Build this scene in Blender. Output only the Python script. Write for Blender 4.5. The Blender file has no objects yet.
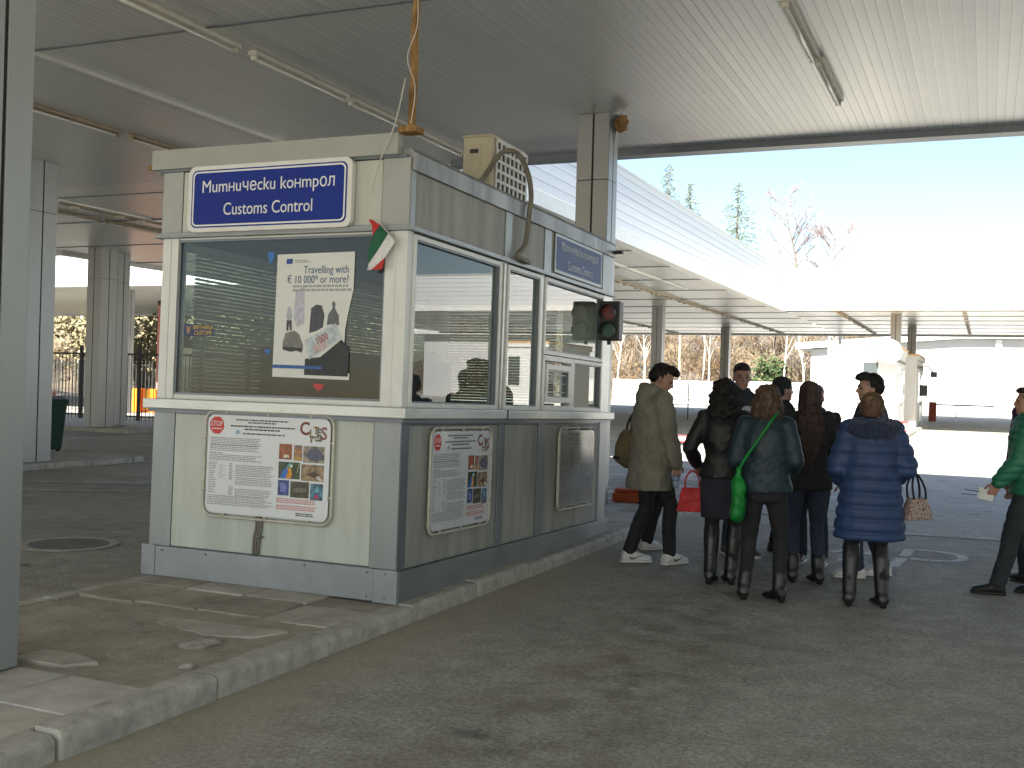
import bpy, bmesh, math, random
import numpy as np
from mathutils import Vector, Matrix, Euler, noise as mnoise
random.seed(7)
R = math.radians
scene = bpy.context.scene
COL = scene.collection
SKY_STRENGTH = 0.05
SUN_STRENGTH = 4.5
EXPOSURE = 2.28
ZI = 0.1145                     # island height above the road
BT = -0.019                     # the booth leans a little towards its far end

def gz(y):
    t = y - 34.0
    return 0.012 * (t + math.sqrt(t * t + 9.0)) / 2 - 0.0008 if y > 0 else 0.0

# ------------------------------------------------------------------ tags
def tag(o, label=None, cat=None, group=None, kind=None):
    if label: o['label'] = label
    if cat: o['category'] = cat
    if group: o['group'] = group
    if kind: o['kind'] = kind
    return o

def empty(name, label, cat, loc=(0, 0, 0), rot=(0, 0, 0), group=None):
    o = bpy.data.objects.new(name, None)
    COL.objects.link(o)
    o.location = loc
    o.rotation_euler = rot
    o.empty_display_size = 0.2
    return tag(o, label, cat, group)

# ------------------------------------------------------------------ materials
def new_mat(name):
    m = bpy.data.materials.new(name)
    m.use_nodes = True
    nt = m.node_tree
    b = nt.nodes['Principled BSDF']
    return m, nt, b

def mat(name, col, rough=0.6, metal=0.0, var=0.0, vscale=6.0, bump=0.0, bscale=60.0, stretch=(1, 1, 1), col2=None,
        detail=6.0, spec=None, coat=0.0, sheen=0.0):
    m, nt, b = new_mat(name)
    N, L = nt.nodes, nt.links
    b.inputs['Base Color'].default_value = (*col, 1)
    b.inputs['Roughness'].default_value = rough
    b.inputs['Metallic'].default_value = metal
    if spec is not None: b.inputs['Specular IOR Level'].default_value = spec
    if coat: b.inputs['Coat Weight'].default_value = coat
    if sheen:
        b.inputs['Sheen Weight'].default_value = sheen
    if var or bump or col2:
        tc = N.new('ShaderNodeTexCoord'); mp = N.new('ShaderNodeMapping')
        mp.inputs['Scale'].default_value = stretch
        L.new(tc.outputs['Object'], mp.inputs['Vector'])
    if var or col2:
        nz = N.new('ShaderNodeTexNoise'); nz.inputs['Scale'].default_value = vscale; nz.inputs['Detail'].default_value = detail
        nz.inputs['Roughness'].default_value = 0.65
        L.new(mp.outputs['Vector'], nz.inputs['Vector'])
        rp = N.new('ShaderNodeValToRGB')
        rp.color_ramp.elements[0].position = 0.33; rp.color_ramp.elements[1].position = 0.67
        a = tuple(max(0.0, c * (1 - var)) for c in col)
        c2 = col2 if col2 else tuple(min(1.0, c * (1 + var)) for c in col)
        rp.color_ramp.elements[0].color = (*a, 1); rp.color_ramp.elements[1].color = (*c2, 1)
        L.new(nz.outputs['Fac'], rp.inputs['Fac'])
        L.new(rp.outputs['Color'], b.inputs['Base Color'])
    if bump:
        nb = N.new('ShaderNodeTexNoise'); nb.inputs['Scale'].default_value = bscale; nb.inputs['Detail'].default_value = 5
        L.new(mp.outputs['Vector'], nb.inputs['Vector'])
        bp = N.new('ShaderNodeBump'); bp.inputs['Strength'].default_value = bump; bp.inputs['Distance'].default_value = 0.01
        L.new(nb.outputs['Fac'], bp.inputs['Height']); L.new(bp.outputs['Normal'], b.inputs['Normal'])
    return m

def glass_mat(name, tint=(0.86, 0.9, 0.88), rough=0.0, ior=1.52, dirt=0.03):
    m, nt, b = new_mat(name)
    N, L = nt.nodes, nt.links
    N.remove(b)
    out = N['Material Output']
    tr = N.new('ShaderNodeBsdfTransparent'); tr.inputs['Color'].default_value = (*tint, 1)
    gl = N.new('ShaderNodeBsdfGlossy'); gl.inputs['Roughness'].default_value = rough
    df = N.new('ShaderNodeBsdfDiffuse'); df.inputs['Color'].default_value = (0.6, 0.6, 0.56, 1)
    fr = N.new('ShaderNodeFresnel'); fr.inputs['IOR'].default_value = ior
    mx = N.new('ShaderNodeMixShader'); m2 = N.new('ShaderNodeMixShader')
    tc = N.new('ShaderNodeTexCoord'); nz = N.new('ShaderNodeTexNoise'); nz.inputs['Scale'].default_value = 3.0; nz.inputs['Detail'].default_value = 8
    mu = N.new('ShaderNodeMath'); mu.operation = 'MULTIPLY'; mu.inputs[1].default_value = dirt * 2
    L.new(tc.outputs['Object'], nz.inputs['Vector']); L.new(nz.outputs['Fac'], mu.inputs[0])
    L.new(mu.outputs[0], m2.inputs['Fac']); L.new(tr.outputs[0], m2.inputs[1]); L.new(df.outputs[0], m2.inputs[2])
    # reflect at the outer face only (the inner face of a thin pane would reflect totally at a slant)
    ge = N.new('ShaderNodeNewGeometry'); iv = N.new('ShaderNodeMath'); iv.operation = 'SUBTRACT'; iv.inputs[0].default_value = 1.0; L.new(ge.outputs['Backfacing'], iv.inputs[1])
    fm = N.new('ShaderNodeMath'); fm.operation = 'MULTIPLY'; L.new(fr.outputs[0], fm.inputs[0]); L.new(iv.outputs[0], fm.inputs[1])
    L.new(fm.outputs[0], mx.inputs['Fac']); L.new(m2.outputs[0], mx.inputs[1]); L.new(gl.outputs[0], mx.inputs[2])
    L.new(mx.outputs[0], out.inputs['Surface'])
    return m

# ------------------------------------------------------------------ mesh collector
class MB:
    def __init__(s):
        s.v = []; s.f = []; s.m = []
    def add(s, vs, fs, mi=0):
        o = len(s.v); s.v += [tuple(map(float, q)) for q in vs]
        s.f += [tuple(i + o for i in f) for f in fs]; s.m += [mi] * len(fs)
        return s
    def box(s, x0, x1, y0, y1, z0, z1, mi=0):
        return s.add([(x0,y0,z0),(x1,y0,z0),(x1,y1,z0),(x0,y1,z0),(x0,y0,z1),(x1,y0,z1),(x1,y1,z1),(x0,y1,z1)],
              [(0,3,2,1),(4,5,6,7),(0,1,5,4),(1,2,6,5),(2,3,7,6),(3,0,4,7)], mi)
    def quad(s, a, b, c, d, mi=0):
        return s.add([a, b, c, d], [(0,1,2,3)], mi)
    def prism(s, pts, ax, d0, d1, mi=0):
        """polygon (two coordinates) extruded along axis ax (0,1,2)"""
        n = len(pts)
        def mk(p, d):
            l = list(p); l.insert(ax, d); return tuple(l)
        vs = [mk(p, d0) for p in pts] + [mk(p, d1) for p in pts]
        fs = [tuple(range(n)), tuple(range(2*n-1, n-1, -1))] + [(i, i+n, (i+1) % n + n, (i+1) % n) for i in range(n)]
        return s.add(vs, fs, mi)
    def tube(s, pts, r, n=8, mi=0, closed=False, caps=True):
        """round tube along a polyline; r a number or one radius per point"""
        pts = [Vector(p) for p in pts]; k = len(pts)
        rs = [r] * k if not hasattr(r, '__len__') else list(r)
        ref = None; rings = []
        for i, p in enumerate(pts):
            if closed: t = (pts[(i+1) % k] - pts[i-1]).normalized()
            else: t = ((pts[min(i+1, k-1)] - pts[max(i-1, 0)])).normalized()
            if ref is None:
                ref = Vector((0,0,1)) if abs(t.z) < .9 else Vector((1,0,0))
            u = (ref - t * ref.dot(t))
            if u.length < 1e-6: u = Vector((1,0,0)) - t * t.x
            u.normalize(); w = t.cross(u); ref = u
            rings.append([p + (u * math.cos(a) + w * math.sin(a)) * rs[i] for a in [2*math.pi*j/n for j in range(n)]])
        vs = [q for ring in rings for q in ring]; fs = []
        for i in range(k if closed else k-1):
            a, b = i*n, ((i+1) % k)*n
            fs += [(a+j, a+(j+1) % n, b+(j+1) % n, b+j) for j in range(n)]
        if caps and not closed:
            fs += [tuple(range(n-1, -1, -1)), tuple((k-1)*n + j for j in range(n))]
        return s.add(vs, fs, mi)
    def lathe(s, prof, c=(0,0,0), n=24, mi=0):
        vs = []; fs = []
        for r, z in prof:
            vs += [(c[0]+r*math.cos(2*math.pi*j/n), c[1]+r*math.sin(2*math.pi*j/n), c[2]+z) for j in range(n)]
        for i in range(len(prof)-1):
            fs += [(i*n+j, i*n+(j+1) % n, (i+1)*n+(j+1) % n, (i+1)*n+j) for j in range(n)]
        fs += [tuple(range(n-1, -1, -1)), tuple((len(prof)-1)*n+j for j in range(n))]
        return s.add(vs, fs, mi)
    def build(s, name, mats, parent=None, bevel=0.0, smooth=False, seg=2):
        me = bpy.data.meshes.new(name)
        me.from_pydata(s.v, [], s.f)
        if not isinstance(mats, (list, tuple)): mats = [mats]
        for m in mats: me.materials.append(m)
        if len(mats) > 1: me.polygons.foreach_set('material_index', s.m)
        me.validate()
        bm = bmesh.new(); bm.from_mesh(me)
        bmesh.ops.recalc_face_normals(bm, faces=bm.faces)
        bm.to_mesh(me); bm.free()
        if smooth: me.polygons.foreach_set('use_smooth', [True] * len(me.polygons))
        me.update()
        o = bpy.data.objects.new(name, me); COL.objects.link(o)
        if parent: o.parent = parent
        if bevel:
            b = o.modifiers.new('bevel', 'BEVEL'); b.width = bevel; b.segments = seg; b.limit_method = 'ANGLE'; b.angle_limit = R(40)
            b.harden_normals = False
        return o

def rrect(w, h, r, n=6):
    """rounded rectangle outline centred on the origin"""
    pts = []
    for cx, cy, a0 in ((w/2-r, h/2-r, 0), (-w/2+r, h/2-r, 90), (-w/2+r, -h/2+r, 180), (w/2-r, -h/2+r, 270)):
        for i in range(n+1):
            a = R(a0 + 90*i/n); pts.append((cx + r*math.cos(a), cy + r*math.sin(a)))
    return pts

def text(body, size, m, parent, loc, rot=(0,0,0), align='CENTER', xs=1.0, name='lettering', ext=0.0012, shear=0.0, bold=0.0):
    cu = bpy.data.curves.new(name, 'FONT'); cu.body = body; cu.size = size; cu.align_x = align; cu.align_y = 'CENTER'
    cu.extrude = ext; cu.shear = shear; cu.offset = bold; cu.resolution_u = 3
    cu.small_caps_scale = .74
    for i, ch in enumerate(body):
        if ch == 'h' and name == 'sign_lettering': cu.body_format[i].use_small_caps = True
    t = bpy.data.objects.new(name.replace('sign_', ''), cu); COL.objects.link(t)
    dg = bpy.context.evaluated_depsgraph_get()
    me = bpy.data.meshes.new_from_object(t.evaluated_get(dg))
    bpy.data.objects.remove(t); bpy.data.curves.remove(cu)
    me.materials.clear(); me.materials.append(m)
    for p in me.polygons: p.material_index = 0
    me.transform(Matrix.Diagonal((xs, 1, 1, 1)))
    name = name.replace('sign_', ''); me.name = name
    o = bpy.data.objects.new(name, me); COL.objects.link(o)
    o.parent = parent; o.location = loc; o.rotation_euler = rot
    return o

def copy_tree(o, parent=None):
    c = o.copy(); COL.objects.link(c)
    if parent: c.parent = parent
    for ch in list(o.children): copy_tree(ch, c)
    return c

FRONT = (R(90), 0, 0)           # a plate built in the XY plane, turned to face -Y
SIDE = (R(90), 0, R(90))        # ... to face +X
BM = Matrix.Translation((0, 0, ZI)) @ Matrix.Rotation(BT, 4, 'X')
def on_booth(o, loc, rot=(0,0,0)):
    m = BM @ Matrix.Translation(loc) @ Euler(rot).to_matrix().to_4x4()
    o.location = m.to_translation(); o.rotation_euler = m.to_euler()
    return o
# ------------------------------------------------------------------ materials of the place
M = {}
M['grey_post'] = mat('grey_coated_aluminium', (.29,.31,.315), .42, .35, .12, 2.5, .03, 40, (1,1,.3))
M['dark_post'] = mat('dark_grey_aluminium', (.17,.19,.215), .4, .3, .15, 3, .03, 40, (1,1,.3))
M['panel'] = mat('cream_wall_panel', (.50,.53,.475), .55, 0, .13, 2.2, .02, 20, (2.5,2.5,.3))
M['panel_dirty_shaded'] = mat('weathered_shaded_panel', (.30,.305,.275), .6, 0, .24, 2.6, .03, 30, (2.2,2.2,.3))  # weathering, darkened further to deepen the shade on the booth side
M['white_frame'] = mat('white_window_frame', (.72,.73,.70), .4, 0, .05, 5)
M['ledge'] = mat('pale_aluminium_ledge', (.6,.61,.59), .35, .3, .1, 6, 0, 1, (.4,.4,1))
M['rust'] = mat('rusty_steel', (.20,.10,.035), .85, .1, .5, 14, .3, 60, (1,1,.4), col2=(.42,.25,.09))
M['column'] = mat('grey_column_cladding', (.33,.345,.345), .38, .3, .07, 1.1, .02, 20, (1,1,.25))
M['gap'] = mat('dark_joint', (.025,.025,.027), .8)
M['black'] = mat('black_plastic', (.02,.02,.022), .5)
M['rubber'] = mat('black_rubber', (.018,.018,.02), .8)
M['sign_blue'] = mat('blue_sign_face', (.014,.034,.26), .55, 0, .06, 3, spec=.2)
M['sign_blue_faded'] = mat('faded_blue_sign_face', (.06,.115,.29), .6, 0, .15, 4)
M['sign_white'] = mat('white_sign_edge', (.74,.74,.72), .4, 0, .05, 8)
M['letter_white'] = mat('white_lettering', (.78,.79,.8), .5)
M['letter_faded'] = mat('faded_white_lettering', (.62,.66,.72), .6)
M['glass'] = glass_mat('window_glass', (.8,.84,.82), 0, 1.5, .008)
M['glass_side'] = glass_mat('side_window_glass', (.8,.85,.85), 0.0, 1.75, .015)
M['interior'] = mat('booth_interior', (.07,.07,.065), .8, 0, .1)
M['desk'] = mat('desk_board', (.09,.09,.08), .5)
M['blind'] = mat('blind_slat', (.5,.5,.46), .5)
M['paper'] = mat('white_paper', (.72,.73,.70), .6, 0, .03, 4)
M['ac'] = mat('aged_cream_plastic', (.55,.5,.38), .5, 0, .12, 3, 0, 1)
M['ac_white'] = mat('white_plastic_grille', (.68,.68,.65), .45)
M['hose'] = mat('grey_brown_hose', (.20,.185,.155), .7, 0, .25, 9)
M['cable_white'] = mat('pale_cable', (.55,.53,.48), .6)
M['cream_tube'] = mat('cream_tube_frame', (.56,.52,.42), .45, .1, .2, 16, col2=(.62,.6,.52))
M['board_white'] = mat('white_board_face', (.66,.69,.72), .22, 0, .03, 4, coat=.3)
M['ink'] = mat('grey_print', (.22,.23,.25), .6)
M['ink_dark'] = mat('dark_print', (.07,.07,.08), .6)
M['ink_red'] = mat('red_print', (.55,.12,.1), .6)
M['red'] = mat('red_paint', (.55,.03,.025), .45, 0, .1)
M['tube'] = mat('fluorescent_tube', (.7,.7,.66), .2)
M['lamp_housing'] = mat('dusty_lamp_housing', (.30,.25,.17), .6, 0, .25, 6)
M['lamp_white'] = mat('white_lamp_tray', (.55,.53,.46), .45, 0, .15, 5)
M['bin_green'] = mat('dark_green_plastic', (.014,.05,.032), .45, 0, .1)
M['orange'] = mat('orange_plastic', (.85,.19,.01), .5, 0, .1)
M['iron'] = mat('dark_iron_railing', (.035,.03,.032), .6, .2)
M['white_wall'] = mat('white_render', (.72,.72,.70), .8, 0, .05, .8, .05, 40)
M['fence_white'] = mat('white_fence_panel', (.76,.76,.74), .6, 0, .05, 2)
M['hall_wall'] = mat('pale_grey_cladding', (.48,.49,.49), .7, 0, .04, .5)
M['roof_orange'] = mat('orange_roof_trim', (.62,.35,.14), .7, 0, .2)
M['pane_dark'] = mat('dark_pane', (.05,.065,.07), .12)

def striped(name, col, axis, freq, depth, rough, metal=0.0, var=.05, line=None, mott=0.0):
    """sheet of ribs along one direction: a wave bump plus seams between the ribs"""
    m, nt, b = new_mat(name)
    N, L = nt.nodes, nt.links
    tc = N.new('ShaderNodeTexCoord'); sp = N.new('ShaderNodeSeparateXYZ'); L.new(tc.outputs['Object'], sp.inputs[0])
    mu = N.new('ShaderNodeMath'); mu.operation = 'MULTIPLY'; mu.inputs[1].default_value = freq
    L.new(sp.outputs[axis], mu.inputs[0])
    fr = N.new('ShaderNodeMath'); fr.operation = 'FRACT'; L.new(mu.outputs[0], fr.inputs[0])
    rp = N.new('ShaderNodeValToRGB'); e = rp.color_ramp.elements
    e[0].position = 0.0; e[0].color = (0,0,0,1); e[1].position = 0.08; e[1].color = (1,1,1,1)
    k = e.new(.92); k.color = (.8,.8,.8,1); k = e.new(1.0); k.color = (0,0,0,1)
    L.new(fr.outputs[0], rp.inputs['Fac'])
    bp = N.new('ShaderNodeBump'); bp.inputs['Distance'].default_value = depth; bp.inputs['Strength'].default_value = .6
    L.new(rp.outputs['Color'], bp.inputs['Height']); 
    # each rib tilts and dulls a little differently
    fl = N.new('ShaderNodeMath'); fl.operation = 'FLOOR'; L.new(mu.outputs[0], fl.inputs[0])
    wn = N.new('ShaderNodeTexWhiteNoise'); wn.noise_dimensions = '1D'; L.new(fl.outputs[0], wn.inputs['W'])
    nz = N.new('ShaderNodeTexNoise'); nz.inputs['Scale'].default_value = .7; nz.inputs['Detail'].default_value = 7
    L.new(tc.outputs['Object'], nz.inputs['Vector'])
    av = N.new('ShaderNodeMath'); av.operation = 'ADD'; L.new(wn.outputs['Value'], av.inputs[0]); L.new(nz.outputs['Fac'], av.inputs[1])
    mr = N.new('ShaderNodeMapRange'); mr.inputs['From Min'].default_value = .4; mr.inputs['From Max'].default_value = 1.6
    mr.inputs['To Min'].default_value = 1 - var; mr.inputs['To Max'].default_value = 1 + var
    L.new(av.outputs[0], mr.inputs['Value'])
    vm = N.new('ShaderNodeVectorMath'); vm.operation = 'SCALE'
    if line:
        mc = N.new('ShaderNodeMix'); mc.data_type = 'RGBA'
        mc.inputs['A'].default_value = (*line, 1); mc.inputs['B'].default_value = (*col, 1)
        L.new(rp.outputs['Color'], mc.inputs['Factor']); L.new(mc.outputs['Result'], vm.inputs[0])
    else:
        vm.inputs[0].default_value = col
    L.new(mr.outputs[0], vm.inputs['Scale']); L.new(vm.outputs[0], b.inputs['Base Color'])
    r2 = N.new('ShaderNodeMapRange'); r2.inputs['From Min'].default_value = .4; r2.inputs['From Max'].default_value = 1.6
    r2.inputs['To Min'].default_value = rough * .92; r2.inputs['To Max'].default_value = rough * 1.1
    L.new(av.outputs[0], r2.inputs['Value']); L.new(r2.outputs[0], b.inputs['Roughness'])
    L.new(bp.outputs['Normal'], b.inputs['Normal'])
    b.inputs['Metallic'].default_value = metal; b.inputs['Specular IOR Level'].default_value = .8
    return m
M['ceiling'] = striped('ribbed_metal_ceiling', (.70,.71,.685), 0, 1/.10, .0025, .32, .30, .06, (.40,.405,.39))
M['soffit'] = striped('ribbed_metal_soffit', (.80,.80,.77), 0, 1/.10, .004, .33, .4, .05, (.6,.6,.57))
M['fascia'] = striped('ribbed_white_fascia', (.66,.68,.69), 2, 1/.2, .02, .45, .1, .03, (.36,.4,.46))

def asphalt(name='worn_asphalt', gain=1.0, kerb_dust=True):
    m, nt, b = new_mat(name)
    N, L = nt.nodes, nt.links
    geo = N.new('ShaderNodeTexCoord')
    def noise(sc, det=6, ro=.6):
        n = N.new('ShaderNodeTexNoise'); n.inputs['Scale'].default_value = sc; n.inputs['Detail'].default_value = det; n.inputs['Roughness'].default_value = ro
        L.new(geo.outputs['Object'], n.inputs['Vector']); return n
    def ramp(src, p0, c0, p1, c1):
        r = N.new('ShaderNodeValToRGB'); e = r.color_ramp.elements
        e[0].position = p0; e[0].color = (*c0, 1); e[1].position = p1; e[1].color = (*c1, 1); L.new(src, r.inputs['Fac']); return r
    def mix(f, a, bb, mode='MIX', fac=None):
        x = N.new('ShaderNodeMix'); x.data_type = 'RGBA'; x.blend_type = mode
        if f is not None: L.new(f, x.inputs['Factor'])
        else: x.inputs['Factor'].default_value = fac
        for s, k in ((a, 'A'), (bb, 'B')):
            if isinstance(s, tuple): x.inputs[k].default_value = (*s, 1)
            else: L.new(s, x.inputs[k])
        return x.outputs['Result']
    big = ramp(noise(.5, 5).outputs['Fac'], .35, (.33,.325,.30), .65, (.42,.412,.385))
    grain = ramp(noise(130, 3, .8).outputs['Fac'], .3, (.55,.55,.55), .75, (1.45,1.44,1.4))
    c = mix(None, big.outputs['Color'], grain.outputs['Color'], 'MULTIPLY', .9)
    mid = ramp(noise(36, 5, .8).outputs['Fac'], .36, (.62,.62,.61), .66, (1.35,1.35,1.33))
    c = mix(None, c, mid.outputs['Color'], 'MULTIPLY', .9)
    pat = ramp(noise(4.5, 7, .7).outputs['Fac'], .36, (.76,.75,.73), .66, (1.14,1.14,1.13))
    c = mix(None, c, pat.outputs['Color'], 'MULTIPLY', .9)
    # sandy dust swept against the kerb of the near island
    sp = N.new('ShaderNodeSeparateXYZ'); L.new(geo.outputs['Object'], sp.inputs[0])
    nw = noise(1.6, 5)
    ad = N.new('ShaderNodeMath'); ad.operation = 'MULTIPLY_ADD'; ad.inputs[1].default_value = 1.0; 
    L.new(nw.outputs['Fac'], ad.inputs[0]); L.new(sp.outputs['X'], ad.inputs[2])
    dust = N.new('ShaderNodeMapRange'); dust.inputs['From Min'].default_value = .72; dust.inputs['From Max'].default_value = 1.35
    dust.inputs['To Min'].default_value = .8; dust.inputs['To Max'].default_value = 0
    L.new(ad.outputs[0], dust.inputs['Value'])
    g = N.new('ShaderNodeMath'); g.operation = 'GREATER_THAN'; g.inputs[1].default_value = .0; L.new(sp.outputs['X'], g.inputs[0])
    dm = N.new('ShaderNodeMath'); dm.operation = 'MULTIPLY'; L.new(dust.outputs[0], dm.inputs[0]); L.new(g.outputs[0], dm.inputs[1])
    nd = ramp(noise(24, 6, .7).outputs['Fac'], .3, (.31,.28,.21), .7, (.43,.385,.30))
    c = mix(dm.outputs[0], c, nd.outputs['Color'])
    # drifting brownish dirt
    br = ramp(noise(.9, 7, .7).outputs['Fac'], .52, (0,0,0), .72, (.55,.55,.55))
    c = mix(br.outputs['Color'], c, (.30,.265,.20))
    # oil spots
    vo = N.new('ShaderNodeTexVoronoi'); vo.inputs['Scale'].default_value = 1.15; vo.inputs['Randomness'].default_value = 1
    nv = noise(3.0, 4); va = N.new('ShaderNodeVectorMath'); va.operation = 'MULTIPLY_ADD'
    va.inputs[1].default_value = (.35,.35,0); L.new(nv.outputs['Color'], va.inputs[0]); L.new(geo.outputs['Object'], va.inputs[2])
    L.new(va.outputs[0], vo.inputs['Vector'])
    oil = ramp(vo.outputs['Distance'], .07, (.75,.75,.75), .15, (0,0,0))
    big2 = ramp(noise(.35, 2).outputs['Fac'], .5, (0,0,0), .6, (1,1,1))
    om = mix(None, oil.outputs['Color'], big2.outputs['Color'], 'MULTIPLY', 1.0)
    c = mix(om, c, (.05,.047,.042))
    # drip stains along the middle of the lane
    ab = N.new('ShaderNodeMath'); ab.operation = 'ADD'; ab.inputs[1].default_value = -1.75; L.new(sp.outputs['X'], ab.inputs[0])
    a2 = N.new('ShaderNodeMath'); a2.operation = 'ABSOLUTE'; L.new(ab.outputs[0], a2.inputs[0])
    ln = N.new('ShaderNodeMapRange'); ln.inputs['From Min'].default_value = .1; ln.inputs['From Max'].default_value = .75; ln.inputs['To Min'].default_value = 1; ln.inputs['To Max'].default_value = 0
    L.new(a2.outputs[0], ln.inputs['Value'])
    st = ramp(noise(2.6, 8, .75).outputs['Fac'], .45, (0,0,0), .62, (.62,.62,.62))
    sm = mix(None, st.outputs['Color'], ln.outputs[0], 'MULTIPLY', 1.0)
    c = mix(sm, c, (.10,.083,.058))
    # hairline cracks
    cr = N.new('ShaderNodeTexVoronoi'); cr.feature = 'DISTANCE_TO_EDGE'; cr.inputs['Scale'].default_value = .38
    L.new(va.outputs[0], cr.inputs['Vector'])
    crr = ramp(cr.outputs['Distance'], .0012, (.2,.2,.2), .004, (0,0,0))
    c = mix(crr.outputs['Color'], c, (.05,.048,.044))
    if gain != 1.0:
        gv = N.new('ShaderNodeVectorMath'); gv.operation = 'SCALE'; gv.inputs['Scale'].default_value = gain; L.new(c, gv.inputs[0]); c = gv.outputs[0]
    L.new(c, b.inputs['Base Color']); b.inputs['Roughness'].default_value = .82
    b.inputs['Specular IOR Level'].default_value = .35
    bp = N.new('ShaderNodeBump'); bp.inputs['Strength'].default_value = .55; bp.inputs['Distance'].default_value = .006
    L.new(noise(110, 4, .8).outputs['Fac'], bp.inputs['Height']); L.new(bp.outputs['Normal'], b.inputs['Normal'])
    return m
M['asphalt'] = asphalt(); M['concrete'] = asphalt('lightened_ground', 1.25)  # second copy is the same ground scaled up to brighten the court
M['slab'] = mat('worn_paving_slab', (.44,.415,.36), .85, 0, .22, 3.5, .25, 70)
M['slab_dark'] = mat('stained_paving_slab', (.33,.305,.25), .88, 0, .3, 3.0, .35, 60); M['slab_pale'] = mat('pale_paving_slab', (.50,.48,.43), .85, 0, .2, 5, .3, 70)
M['kerb'] = mat('grey_kerb_stone', (.40,.385,.34), .85, 0, .28, 7, .7, 34)
M['dirt'] = mat('bare_dirt_bed', (.35,.32,.26), .95, 0, .2, 5, .6, 60, col2=(.43,.395,.325))
M['shiny_leather'] = mat('shiny_black_leather', (.010,.010,.011), .36, 0, .1, 4, .08, 40, spec=.5)
M['rubble'] = mat('broken_concrete', (.30,.28,.25), .9, 0, .25, 12, .4, 50)
M['marking'] = mat('worn_road_paint', (.68,.68,.66), .8, 0, .3, 22, .1, 60)
# ------------------------------------------------------------------ camera, world, sun
F_PX, YAW, PITCH, ROLL = 1089.493, 0.4110, 0.00094, 0.02786
CAMLOC = (3.5809, -6.3562, 1.5867)
def make_camera():
    cy, sy, cp, sp = math.cos(YAW), math.sin(YAW), math.cos(PITCH), math.sin(PITCH)
    f = Vector((-sy*cp, cy*cp, sp)); r = Vector((cy, sy, 0)); u = r.cross(f)
    c, s = math.cos(ROLL), math.sin(ROLL)
    r2 = r*c + u*s; u2 = u*c - r*s
    cd = bpy.data.cameras.new('camera'); cam = bpy.data.objects.new('camera', cd); COL.objects.link(cam)
    m = Matrix((r2, u2, -f)).transposed().to_4x4(); m.translation = CAMLOC
    cam.matrix_world = m
    cd.sensor_width = 36; cd.sensor_fit = 'HORIZONTAL'; cd.lens = F_PX / 1024 * 36
    cd.clip_start = 0.05; cd.clip_end = 2000
    scene.camera = cam
make_camera()

SUN_E, SUN_A = R(37.4), R(2)
w = bpy.data.worlds.new('World'); scene.world = w; w.use_nodes = True
nt = w.node_tree; bg = nt.nodes['Background']
sky = nt.nodes.new('ShaderNodeTexSky'); sky.sky_type = 'NISHITA'; sky.sun_disc = False
sky.sun_elevation = SUN_E; sky.sun_rotation = math.pi - SUN_A
sky.air_density = 1.0; sky.dust_density = 1.0; sky.ozone_density = 1.0
nt.links.new(sky.outputs[0], bg.inputs['Color']); bg.inputs['Strength'].default_value = SKY_STRENGTH
ld = bpy.data.lights.new('sun', 'SUN'); ld.energy = SUN_STRENGTH; ld.angle = R(.53); ld.color = (1, .95, .87)
sun = bpy.data.objects.new('sun', ld); COL.objects.link(sun)
sun.rotation_euler = Vector((math.sin(SUN_A)*math.cos(SUN_E), -math.cos(SUN_A)*math.cos(SUN_E), math.sin(SUN_E))).to_track_quat('Z', 'Y').to_euler()
sun.location = (0, -20, 30)

scene.view_settings.view_transform = 'Standard'; scene.view_settings.look = 'None'
scene.view_settings.gamma = 1; scene.view_settings.use_curve_mapping = False
scene.view_settings.exposure = EXPOSURE
scene.render.engine = 'CYCLES'
cy = scene.cycles
cy.use_denoising = True
cy.max_bounces = 10; cy.diffuse_bounces = 5; cy.glossy_bounces = 4; cy.transparent_max_bounces = 12; cy.transmission_bounces = 4
cy.sample_clamp_indirect = 6
cy.caustics_reflective = False; cy.caustics_refractive = False

# ------------------------------------------------------------------ ground
def ground():
    mb = MB()
    ys = [-90, 0] + list(range(20, 80, 4)) + [90, 120, 200, 500]
    xs = [-400, 400]
    for i in range(len(ys)-1):
        a, b = ys[i], ys[i+1]
        mb.quad((xs[0], a, gz(a)), (xs[1], a, gz(a)), (xs[1], b, gz(b)), (xs[0], b, gz(b)))
    tag(mb.build('ground', M['asphalt']), kind='structure')
ground()
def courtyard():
    # concrete apron, added and lightened to brighten the open court and its bounce
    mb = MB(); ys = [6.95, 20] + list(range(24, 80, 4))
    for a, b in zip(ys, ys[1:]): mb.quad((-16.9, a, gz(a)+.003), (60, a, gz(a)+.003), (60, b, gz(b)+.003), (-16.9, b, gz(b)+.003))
    tag(mb.build('lightened_apron', M['concrete']), kind='structure')
courtyard()

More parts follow.
